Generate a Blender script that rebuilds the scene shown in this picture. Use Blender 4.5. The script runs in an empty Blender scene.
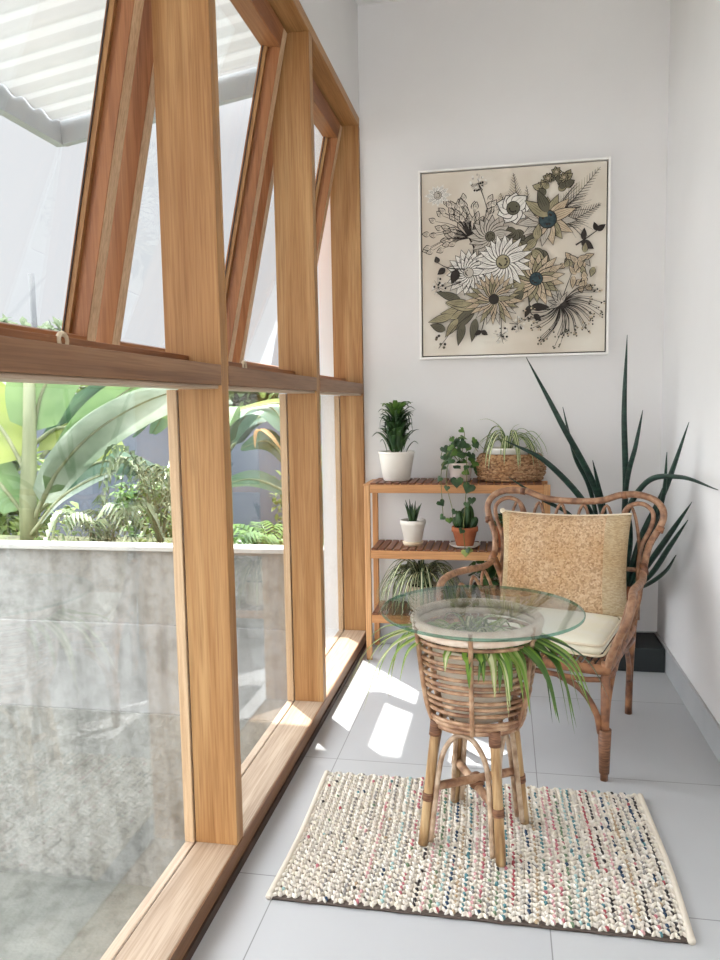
import bpy, bmesh, math, random
from mathutils import Vector, Matrix
import numpy as np

S = bpy.context.scene
COL = S.collection
PI = math.pi

# ------------------------------------------------------------------ camera
H = 1.25
F_PX, YAW, PITCH, ROLL = 763.67, 0.1869, 0.0981, -0.0173
fw = Vector((-math.sin(YAW)*math.cos(PITCH), math.cos(YAW)*math.cos(PITCH), -math.sin(PITCH)))
rt = Vector((math.cos(YAW), math.sin(YAW), 0))
up = rt.cross(fw)
r2 = math.cos(ROLL)*rt + math.sin(ROLL)*up
u2 = -math.sin(ROLL)*rt + math.cos(ROLL)*up
cd = bpy.data.cameras.new('camera')
cam = bpy.data.objects.new('camera', cd)
COL.objects.link(cam)
cd.sensor_fit = 'VERTICAL'; cd.sensor_height = 24; cd.lens = 24*F_PX/960
cd.clip_start = .02; cd.clip_end = 200
cam.matrix_world = Matrix(((r2.x, u2.x, -fw.x, 0), (r2.y, u2.y, -fw.y, 0), (r2.z, u2.z, -fw.z, H), (0, 0, 0, 1)))
S.camera = cam

# ------------------------------------------------------------------ light
SKY_LOW, SKY_TOP, SKY_SIDE = 0.35, 4.0, 1.3
w = bpy.data.worlds.new('sky'); S.world = w; w.use_nodes = True
bg = w.node_tree.nodes['Background']
# thin bright overcast: whitest and strongest overhead, paler towards the horizon
nt = w.node_tree
wtc = nt.nodes.new('ShaderNodeTexCoord'); wsep = nt.nodes.new('ShaderNodeSeparateXYZ'); wramp = nt.nodes.new('ShaderNodeMapRange')
nt.links.new(wtc.outputs['Generated'], wsep.inputs[0]); nt.links.new(wsep.outputs[2], wramp.inputs[0])
wramp.interpolation_type = 'SMOOTHSTEP'
wramp.inputs[1].default_value = .30; wramp.inputs[2].default_value = .85; wramp.inputs[3].default_value = SKY_LOW; wramp.inputs[4].default_value = SKY_TOP
# added bright lobe of sky on the unseen window side, to fill the room
wdot = nt.nodes.new('ShaderNodeVectorMath'); wdot.operation = 'DOT_PRODUCT'; wdot.inputs[1].default_value = (-.985, -.12, .12)
nt.links.new(wtc.outputs['Generated'], wdot.inputs[0])
wr2 = nt.nodes.new('ShaderNodeMapRange'); wr2.interpolation_type = 'SMOOTHSTEP'
wr2.inputs[1].default_value = .70; wr2.inputs[2].default_value = .97; wr2.inputs[3].default_value = 0; wr2.inputs[4].default_value = SKY_SIDE
nt.links.new(wdot.outputs['Value'], wr2.inputs[0])
wadd = nt.nodes.new('ShaderNodeMath'); wadd.operation = 'ADD'
nt.links.new(wramp.outputs[0], wadd.inputs[0]); nt.links.new(wr2.outputs[0], wadd.inputs[1])
nt.links.new(wadd.outputs[0], bg.inputs[1])
bg.inputs[0].default_value = (0.93, 0.965, 1.01, 1)
sl = bpy.data.lights.new('sun', 'SUN'); so = bpy.data.objects.new('sun', sl); COL.objects.link(so)
sl.energy = 5.0; sl.angle = math.radians(0.6); sl.color = (1, .97, .92)
so.rotation_euler = Vector((.38, -.456, -1)).to_track_quat('-Z', 'Y').to_euler()
so.location = (-2, 4, 6)
vs = S.view_settings
vs.view_transform = 'Standard'; vs.look = 'None'; vs.gamma = 1; vs.use_curve_mapping = False
vs.exposure = 1.42

# ------------------------------------------------------------------ materials
def srgb(r, g, b):
    f = lambda c: (c/255/12.92) if c/255 <= .04045 else ((c/255+.055)/1.055)**2.4
    return (f(r), f(g), f(b), 1)

def newmat(name):
    m = bpy.data.materials.new(name); m.use_nodes = True
    nt = m.node_tree; nt.nodes.clear()
    out = nt.nodes.new('ShaderNodeOutputMaterial')
    return m, nt, out

def N(nt, t, **kw):
    n = nt.nodes.new(t)
    for k, v in kw.items(): setattr(n, k, v)
    return n

def mat(name, c1, c2=None, rough=.6, scale=(8, 8, 8), detail=4, lo=.35, hi=.65, bump=0, bscale=None, spec=.4, trans=0, c3=None, metal=0, subs=0):
    """two/three tone noise material with optional bump and translucency"""
    m, nt, out = newmat(name)
    L = nt.links.new
    b = N(nt, 'ShaderNodeBsdfPrincipled')
    b.inputs['Roughness'].default_value = rough
    b.inputs['Specular IOR Level'].default_value = spec
    b.inputs['Metallic'].default_value = metal
    tc = N(nt, 'ShaderNodeTexCoord')
    col = None
    if c2 is None:
        b.inputs['Base Color'].default_value = c1
    else:
        mp = N(nt, 'ShaderNodeMapping'); mp.inputs['Scale'].default_value = scale
        L(tc.outputs['Object'], mp.inputs[0])
        nz = N(nt, 'ShaderNodeTexNoise'); nz.inputs['Scale'].default_value = 1; nz.inputs['Detail'].default_value = detail
        L(mp.outputs[0], nz.inputs[0])
        cr_ = N(nt, 'ShaderNodeValToRGB')
        e = cr_.color_ramp.elements
        e[0].position = lo; e[0].color = c1; e[1].position = hi; e[1].color = c2
        if c3:
            x = e.new((lo+hi)/2); x.color = c3
        L(nz.outputs[0], cr_.inputs[0]); L(cr_.outputs[0], b.inputs['Base Color'])
        col = cr_.outputs[0]
    if bump:
        mp2 = N(nt, 'ShaderNodeMapping'); mp2.inputs['Scale'].default_value = bscale or scale
        L(tc.outputs['Object'], mp2.inputs[0])
        nz2 = N(nt, 'ShaderNodeTexNoise'); nz2.inputs['Scale'].default_value = 1; nz2.inputs['Detail'].default_value = 5
        L(mp2.outputs[0], nz2.inputs[0])
        bp = N(nt, 'ShaderNodeBump'); bp.inputs['Strength'].default_value = bump; bp.inputs['Distance'].default_value = .01
        L(nz2.outputs[0], bp.inputs['Height']); L(bp.outputs[0], b.inputs['Normal'])
    if trans:
        tr = N(nt, 'ShaderNodeBsdfTranslucent')
        if col: L(col, tr.inputs[0])
        else: tr.inputs[0].default_value = c1
        mx = N(nt, 'ShaderNodeMixShader'); mx.inputs[0].default_value = trans
        L(b.outputs[0], mx.inputs[1]); L(tr.outputs[0], mx.inputs[2]); L(mx.outputs[0], out.inputs[0])
    else:
        L(b.outputs[0], out.inputs[0])
    return m

def wood(name, axis, a, b_, c, rough=.45):
    """timber with grain running along one axis"""
    m, nt, out = newmat(name); L = nt.links.new
    b = N(nt, 'ShaderNodeBsdfPrincipled'); b.inputs['Roughness'].default_value = rough; b.inputs['Specular IOR Level'].default_value = .35
    tc = N(nt, 'ShaderNodeTexCoord')
    def nz(s_long, s_cross, det):
        mp = N(nt, 'ShaderNodeMapping'); s = [s_cross]*3; s[axis] = s_long
        mp.inputs['Scale'].default_value = s
        L(tc.outputs['Object'], mp.inputs[0])
        n = N(nt, 'ShaderNodeTexNoise'); n.inputs['Scale'].default_value = 1; n.inputs['Detail'].default_value = det
        n.inputs['Distortion'].default_value = .6
        L(mp.outputs[0], n.inputs[0]); return n
    n1 = nz(.8, 14, 3); n2 = nz(5, 190, 4)
    r1 = N(nt, 'ShaderNodeValToRGB'); e = r1.color_ramp.elements
    e[0].position = .32; e[0].color = a; e[1].position = .72; e[1].color = c
    x = e.new(.5); x.color = b_
    L(n1.outputs[0], r1.inputs[0])
    r2_ = N(nt, 'ShaderNodeValToRGB'); e = r2_.color_ramp.elements
    e[0].position = .3; e[0].color = (.62, .55, .48, 1); e[1].position = .6; e[1].color = (1, 1, 1, 1)
    L(n2.outputs[0], r2_.inputs[0])
    mx = N(nt, 'ShaderNodeMix', data_type='RGBA', blend_type='MULTIPLY'); mx.inputs[0].default_value = .75
    L(r1.outputs[0], mx.inputs[6]); L(r2_.outputs[0], mx.inputs[7]); L(mx.outputs[2], b.inputs['Base Color'])
    bp = N(nt, 'ShaderNodeBump'); bp.inputs['Strength'].default_value = .12; bp.inputs['Distance'].default_value = .003
    L(n2.outputs[0], bp.inputs['Height']); L(bp.outputs[0], b.inputs['Normal'])
    L(b.outputs[0], out.inputs[0])
    return m

def glass(name, tint=(.97, .985, .98, 1), ior=1.45, rough=0.0, gain=1.0):
    m, nt, out = newmat(name); L = nt.links.new
    t = N(nt, 'ShaderNodeBsdfTransparent'); t.inputs[0].default_value = tint
    g = N(nt, 'ShaderNodeBsdfGlossy'); g.inputs['Roughness'].default_value = rough
    geo = N(nt, 'ShaderNodeNewGeometry')
    mi = N(nt, 'ShaderNodeMix'); mi.inputs[2].default_value = ior; mi.inputs[3].default_value = 1/ior
    L(geo.outputs['Backfacing'], mi.inputs[0])
    fr = N(nt, 'ShaderNodeFresnel'); L(mi.outputs[0], fr.inputs['IOR'])
    ml = N(nt, 'ShaderNodeMath', operation='MULTIPLY', use_clamp=True); ml.inputs[1].default_value = gain
    L(fr.outputs[0], ml.inputs[0])
    mx = N(nt, 'ShaderNodeMixShader')
    L(ml.outputs[0], mx.inputs[0]); L(t.outputs[0], mx.inputs[1]); L(g.outputs[0], mx.inputs[2]); L(mx.outputs[0], out.inputs[0])
    return m

def attrmat(name, rough=.9, bump=.3):
    m, nt, out = newmat(name); L = nt.links.new
    b = N(nt, 'ShaderNodeBsdfPrincipled'); b.inputs['Roughness'].default_value = rough; b.inputs['Specular IOR Level'].default_value = .1
    a = N(nt, 'ShaderNodeAttribute'); a.attribute_name = 'yarn'
    L(a.outputs['Color'], b.inputs['Base Color'])
    tc = N(nt, 'ShaderNodeTexCoord'); nz = N(nt, 'ShaderNodeTexNoise'); nz.inputs['Scale'].default_value = 350
    L(tc.outputs['Object'], nz.inputs[0])
    bp = N(nt, 'ShaderNodeBump'); bp.inputs['Strength'].default_value = bump; bp.inputs['Distance'].default_value = .004
    L(nz.outputs[0], bp.inputs['Height']); L(bp.outputs[0], b.inputs['Normal'])
    L(b.outputs[0], out.inputs[0]); return m

def tilemat():
    m, nt, out = newmat('floor_tile'); L = nt.links.new
    b = N(nt, 'ShaderNodeBsdfPrincipled'); b.inputs['Roughness'].default_value = .38; b.inputs['Specular IOR Level'].default_value = .35
    tc = N(nt, 'ShaderNodeTexCoord')
    mp = N(nt, 'ShaderNodeMapping'); mp.inputs['Location'].default_value = (.58+.69*4, -1.85+.69*8, 0)
    L(tc.outputs['Object'], mp.inputs[0])
    br = N(nt, 'ShaderNodeTexBrick'); br.offset = 0; br.squash = 1
    br.inputs['Color1'].default_value = srgb(194, 195, 196); br.inputs['Color2'].default_value = srgb(190, 191, 193)
    br.inputs['Mortar'].default_value = srgb(140, 140, 140)
    br.inputs['Scale'].default_value = 1; br.inputs['Mortar Size'].default_value = .0018; br.inputs['Mortar Smooth'].default_value = .2
    br.inputs['Brick Width'].default_value = .69; br.inputs['Row Height'].default_value = .69
    L(mp.outputs[0], br.inputs[0])
    nz = N(nt, 'ShaderNodeTexNoise'); nz.inputs['Scale'].default_value = 3; nz.inputs['Detail'].default_value = 6
    L(tc.outputs['Object'], nz.inputs[0])
    cr_ = N(nt, 'ShaderNodeValToRGB'); e = cr_.color_ramp.elements
    e[0].color = (.9, .9, .9, 1); e[1].color = (1, 1, 1, 1); L(nz.outputs[0], cr_.inputs[0])
    mx = N(nt, 'ShaderNodeMix', data_type='RGBA', blend_type='MULTIPLY'); mx.inputs[0].default_value = 1
    L(br.outputs[0], mx.inputs[6]); L(cr_.outputs[0], mx.inputs[7]); L(mx.outputs[2], b.inputs['Base Color'])
    L(b.outputs[0], out.inputs[0]); return m

def concretemat(name, a, b_, c, stain=.5, bump=.4, bs=40):
    m, nt, out = newmat(name); L = nt.links.new
    b = N(nt, 'ShaderNodeBsdfPrincipled'); b.inputs['Roughness'].default_value = .9; b.inputs['Specular IOR Level'].default_value = .1
    tc = N(nt, 'ShaderNodeTexCoord')
    n1 = N(nt, 'ShaderNodeTexNoise'); n1.inputs['Scale'].default_value = 1.6; n1.inputs['Detail'].default_value = 9; n1.inputs['Roughness'].default_value = .65
    mp = N(nt, 'ShaderNodeMapping'); mp.inputs['Scale'].default_value = (1.6, 1, .7); L(tc.outputs['Object'], mp.inputs[0]); L(mp.outputs[0], n1.inputs[0])
    r1 = N(nt, 'ShaderNodeValToRGB'); e = r1.color_ramp.elements
    e[0].position = .33; e[0].color = a; e[1].position = .66; e[1].color = c; x = e.new(.48); x.color = b_
    L(n1.outputs[0], r1.inputs[0])
    mps = N(nt, 'ShaderNodeMapping'); mps.inputs['Scale'].default_value = (9, 9, 1.1); L(tc.outputs['Object'], mps.inputs[0])
    ns = N(nt, 'ShaderNodeTexNoise'); ns.inputs['Scale'].default_value = 1; ns.inputs['Detail'].default_value = 5; L(mps.outputs[0], ns.inputs[0])
    rs = N(nt, 'ShaderNodeValToRGB'); e = rs.color_ramp.elements
    e[0].position = .34; e[0].color = (.72, .71, .69, 1); e[1].position = .5; e[1].color = (1, 1, 1, 1); L(ns.outputs[0], rs.inputs[0])
    ms = N(nt, 'ShaderNodeMix', data_type='RGBA', blend_type='MULTIPLY'); ms.inputs[0].default_value = .8
    L(r1.outputs[0], ms.inputs[6]); L(rs.outputs[0], ms.inputs[7])
    n2 = N(nt, 'ShaderNodeTexNoise'); n2.inputs['Scale'].default_value = 14; n2.inputs['Detail'].default_value = 8; L(tc.outputs['Object'], n2.inputs[0])
    r2_ = N(nt, 'ShaderNodeValToRGB'); e = r2_.color_ramp.elements
    e[0].position = .36; e[0].color = (.45, .44, .42, 1); e[1].position = .55; e[1].color = (1, 1, 1, 1); L(n2.outputs[0], r2_.inputs[0])
    mx = N(nt, 'ShaderNodeMix', data_type='RGBA', blend_type='MULTIPLY'); mx.inputs[0].default_value = stain
    L(ms.outputs[2], mx.inputs[6]); L(r2_.outputs[0], mx.inputs[7]); L(mx.outputs[2], b.inputs['Base Color'])
    n3 = N(nt, 'ShaderNodeTexNoise'); n3.inputs['Scale'].default_value = bs; n3.inputs['Detail'].default_value = 4; L(tc.outputs['Object'], n3.inputs[0])
    bp = N(nt, 'ShaderNodeBump'); bp.inputs['Strength'].default_value = bump; bp.inputs['Distance'].default_value = .03
    L(n3.outputs[0], bp.inputs['Height']); L(bp.outputs[0], b.inputs['Normal'])
    L(b.outputs[0], out.inputs[0]); return m

def weavemat(name, a, b_, c, sx, sz, bump=.6):
    """woven fibre: checker of tilted strands"""
    m, nt, out = newmat(name); L = nt.links.new
    b = N(nt, 'ShaderNodeBsdfPrincipled'); b.inputs['Roughness'].default_value = .85; b.inputs['Specular IOR Level'].default_value = .15
    tc = N(nt, 'ShaderNodeTexCoord')
    mp = N(nt, 'ShaderNodeMapping'); mp.inputs['Scale'].default_value = (sx, sx, sz); L(tc.outputs['Object'], mp.inputs[0])
    vo = N(nt, 'ShaderNodeTexVoronoi'); vo.inputs['Scale'].default_value = 1; L(mp.outputs[0], vo.inputs[0])
    sp = N(nt, 'ShaderNodeSeparateColor'); L(vo.outputs['Color'], sp.inputs[0])
    r1 = N(nt, 'ShaderNodeValToRGB'); e = r1.color_ramp.elements
    e[0].position = 0; e[0].color = a; e[1].position = 1; e[1].color = c; x = e.new(.45); x.color = b_
    L(sp.outputs[0], r1.inputs[0])
    nz = N(nt, 'ShaderNodeTexNoise'); nz.inputs['Scale'].default_value = 7; nz.inputs['Detail'].default_value = 3; L(tc.outputs['Object'], nz.inputs[0])
    r2_ = N(nt, 'ShaderNodeValToRGB'); e = r2_.color_ramp.elements
    e[0].position = .35; e[0].color = (.86, .74, .6, 1); e[1].position = .65; e[1].color = (1, 1, 1, 1); L(nz.outputs[0], r2_.inputs[0])
    mx = N(nt, 'ShaderNodeMix', data_type='RGBA', blend_type='MULTIPLY'); mx.inputs[0].default_value = .8
    L(r1.outputs[0], mx.inputs[6]); L(r2_.outputs[0], mx.inputs[7]); L(mx.outputs[2], b.inputs['Base Color'])
    bp = N(nt, 'ShaderNodeBump'); bp.inputs['Strength'].default_value = bump; bp.inputs['Distance'].default_value = .006; bp.invert = True
    L(vo.outputs['Distance'], bp.inputs['Height']); L(bp.outputs[0], b.inputs['Normal'])
    L(b.outputs[0], out.inputs[0]); return m

WA, WB, WC = srgb(152, 106, 62), srgb(174, 129, 82), srgb(192, 152, 104)
WOOD = [wood('timber_x', 0, WA, WB, WC), wood('timber_y', 1, WA, WB, WC), wood('timber_z', 2, WA, WB, WC)]
WSASH = wood('sash_timber', 2, srgb(140, 88, 54), srgb(162, 108, 68), srgb(178, 126, 84))
WSASHY = wood('sash_timber_rail', 1, srgb(140, 88, 54), srgb(162, 108, 68), srgb(178, 126, 84))
WBEAD = wood('pale_bead', 2, srgb(200, 168, 134), srgb(212, 182, 148), srgb(220, 194, 164))
WRAIL = wood('rail_timber', 1, srgb(122, 86, 58), srgb(142, 104, 74), srgb(158, 120, 88))
WSILL = wood('sill_timber', 1, srgb(170, 148, 126), srgb(184, 162, 140), srgb(194, 174, 154))
SHELF = [wood('shelf_wood_x', 0, srgb(184, 130, 84), srgb(202, 150, 102), srgb(214, 168, 120)), wood('shelf_wood_z', 2, srgb(184, 130, 84), srgb(202, 150, 102), srgb(214, 168, 120))]
SLAT = wood('shelf_slat_wood', 1, srgb(96, 58, 40), srgb(122, 78, 56), srgb(146, 98, 70))
GLASS = glass('window_glass', (.99, .995, .993, 1))
WHITE = mat('white_plaster', srgb(231, 229, 228), srgb(226, 224, 223), rough=.9, scale=(1.5, 1.5, 1.5), spec=.1)
CEIL = mat('ceiling_white', srgb(240, 239, 236), rough=.95, spec=.05)
SKIRT = mat('grey_skirting', srgb(176, 178, 180), srgb(186, 187, 188), rough=.4, scale=(4, 4, 4))
RATTAN = mat('rattan', srgb(128, 92, 70), srgb(196, 162, 132), rough=.38, scale=(26, 26, 26), c3=srgb(166, 128, 98), detail=3, bump=.15, bscale=(90, 90, 90))
RCHAIR = mat('chair_rattan', srgb(108, 76, 58), srgb(180, 142, 112), rough=.36, scale=(40, 40, 40), c3=srgb(148, 109, 83), lo=.3, hi=.72, bump=.15, bscale=(90, 90, 90))
RATTAN_D = mat('dark_rattan', srgb(92, 58, 42), srgb(160, 112, 78), rough=.4, scale=(22, 22, 22), c3=srgb(130, 88, 62), bump=.15, bscale=(90, 90, 90))
ARCHC = mat('pale_bent_cane', srgb(150, 122, 98), srgb(206, 184, 160), rough=.4, scale=(26, 26, 26), c3=srgb(182, 156, 130))
RIMCANE = mat('pale_rim_cane', srgb(204, 178, 158), srgb(228, 210, 194), rough=.4, scale=(24, 24, 24))  # pale cane tone for the rims of the plant stand
BAMBOO = mat('cane_leg', srgb(142, 108, 72), srgb(196, 166, 124), rough=.4, scale=(60, 60, 5), c3=srgb(172, 138, 97))
WRAP = mat('cane_wrapping', srgb(92, 60, 42), srgb(140, 98, 70), rough=.5, scale=(30, 30, 260))
CREAM = mat('cream_fabric', srgb(236, 233, 222), srgb(234, 228, 206), rough=.9, scale=(9, 9, 9), spec=.1, bump=.1, bscale=(300, 300, 300))
WEAVE = weavemat('woven_seagrass', srgb(168, 138, 108), srgb(200, 168, 134), srgb(218, 192, 160), 150, 150)
PILEDGE = weavemat('woven_border', srgb(178, 158, 128), srgb(194, 174, 142), srgb(206, 190, 160), 110, 300, .25)
BASKET = weavemat('seagrass_basket', srgb(118, 86, 64), srgb(168, 130, 98), srgb(196, 162, 126), 95, 110, .9)
PIPING = mat('pale_piping', srgb(226, 212, 186), rough=.9)
POTW = mat('white_glazed_pot', srgb(238, 234, 226), srgb(230, 225, 216), rough=.35, scale=(10, 10, 10))
POTC = mat('cream_pot', srgb(228, 212, 186), srgb(216, 196, 166), rough=.6, scale=(12, 12, 12))
TERRA = mat('terracotta', srgb(158, 88, 56), srgb(184, 112, 74), rough=.8, scale=(14, 14, 14), bump=.1, bscale=(120, 120, 120))
TERRA_D = mat('weathered_terracotta', srgb(104, 60, 44), srgb(150, 92, 66), rough=.85, scale=(12, 12, 12), c3=srgb(130, 76, 54))
SOIL = mat('soil', srgb(46, 34, 26), srgb(78, 60, 46), rough=1, scale=(60, 60, 60), bump=.8, bscale=(120, 120, 120), spec=.05)
BLACK = mat('black_plinth', srgb(24, 30, 32), srgb(32, 38, 40), rough=.6, scale=(5, 5, 5))
DARKPOT = mat('dark_brown_pot', srgb(52, 38, 32), srgb(74, 54, 44), rough=.6, scale=(15, 15, 15))
LEAF_DK = mat('dark_leaf', srgb(34, 58, 36), srgb(66, 96, 52), rough=.35, scale=(14, 14, 14), trans=.12)
LEAF_MD = mat('green_leaf', srgb(62, 98, 42), srgb(108, 140, 66), rough=.4, scale=(12, 12, 12), trans=.3)
LEAF_LT = mat('light_leaf', srgb(140, 160, 84), srgb(182, 194, 122), rough=.4, scale=(10, 10, 10), trans=.4)
LEAF_CR = mat('cream_leaf_stripe', srgb(214, 216, 168), srgb(226, 226, 190), rough=.45, scale=(10, 10, 10), trans=.3)
LEAF_BR = mat('dry_leaf', srgb(176, 138, 96), srgb(204, 170, 126), rough=.8, scale=(10, 10, 10), trans=.3)
SPEAR = mat('spear_leaf', srgb(18, 42, 35), srgb(36, 66, 52), rough=.45, scale=(20, 20, 60), c3=srgb(26, 52, 43))
STEM = mat('plant_stem', srgb(96, 110, 58), srgb(130, 128, 76), rough=.6, scale=(20, 20, 6))
BAN = mat('banana_leaf', srgb(88, 118, 74), srgb(124, 150, 100), rough=.35, scale=(3, 3, 3), trans=.25)
BANP = mat('banana_leaf_shine', srgb(110, 132, 108), srgb(188, 198, 184), rough=.25, scale=(2.5, 2.5, 2.5), trans=.25, spec=.8)  # backlit white shine of the big leaf put into its pale tone
BANY = mat('yellow_banana_leaf', srgb(124, 140, 66), srgb(156, 166, 88), rough=.4, scale=(3, 3, 3), trans=.3)
BAND = mat('dark_banana_leaf', srgb(62, 92, 74), srgb(92, 120, 94), rough=.35, scale=(3, 3, 3), trans=.2)
BSTEM = mat('banana_stem', srgb(104, 112, 80), srgb(148, 152, 118), rough=.6, scale=(10, 10, 1.5))
HAZE_G = mat('hazy_far_foliage', srgb(92, 108, 86), srgb(130, 142, 118), rough=.8, scale=(3, 3, 3), trans=.35)  # distance haze put into the pale, greyed leaf colour
SHRUB = mat('shrub_foliage', srgb(78, 104, 60), srgb(132, 148, 80), rough=.7, scale=(4, 4, 4), trans=.35)
GLEAF = mat('glossy_fern', srgb(84, 104, 72), srgb(136, 146, 112), rough=.3, scale=(6, 6, 6), trans=.3, spec=.7)
BLUEW = mat('blue_grey_render', srgb(98, 105, 118), srgb(114, 120, 132), rough=.9, scale=(1.5, 1.5, 1.5), spec=.1)
CONC_U = concretemat('smooth_concrete', srgb(124, 124, 121), srgb(150, 150, 147), srgb(160, 160, 157), .4, .15)
CONC_B = concretemat('smooth_concrete_band', srgb(138, 138, 136), srgb(156, 156, 154), srgb(164, 164, 162), .3, .1)
CONC_L = concretemat('rough_concrete', srgb(108, 108, 103), srgb(142, 142, 137), srgb(156, 156, 151), .45, .35, 26)
CAPM = mat('wall_capping', srgb(190, 189, 185), srgb(176, 175, 170), rough=.8, scale=(3, 3, 3))
GROUND = concretemat('yard_ground', srgb(92, 94, 86), srgb(108, 109, 102), srgb(120, 120, 112), .3, .3)
SOILG = mat('garden_soil', srgb(62, 62, 46), srgb(84, 92, 60), rough=1, scale=(4, 4, 4))
ROOFS = mat('corrugated_sheet', srgb(188, 188, 188), srgb(181, 182, 182), rough=.5, scale=(2, 2, 2), trans=.09)
GREYM = mat('grey_metal', srgb(158, 162, 164), srgb(168, 171, 172), rough=.5, scale=(5, 5, 5), metal=0)
FRAMEW = mat('white_frame', srgb(244, 242, 238), rough=.5)
FRAMED = mat('dark_reveal', srgb(66, 56, 52), rough=.8)

# ------------------------------------------------------------------ mesh builder
def cr(pts, n=6, closed=False):
    """Catmull-Rom through points"""
    P = [Vector(p) for p in pts]
    if len(P) < 3 and not closed: 
        return [P[0].lerp(P[-1], i/n) for i in range(n+1)]
    out = []; k = len(P)
    rng = range(k if closed else k-1)
    for i in rng:
        if closed: a, b, c, d = P[(i-1) % k], P[i], P[(i+1) % k], P[(i+2) % k]
        else:
            b, c = P[i], P[i+1]
            a = P[i-1] if i > 0 else 2*b-c
            d = P[i+2] if i+2 < k else 2*c-b
        for j in range(n):
            t = j/n
            out.append(.5*((2*b)+(c-a)*t+(2*a-5*b+4*c-d)*t*t+(3*b-a-3*c+d)*t**3))
    if not closed: out.append(P[-1])
    return out

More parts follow.
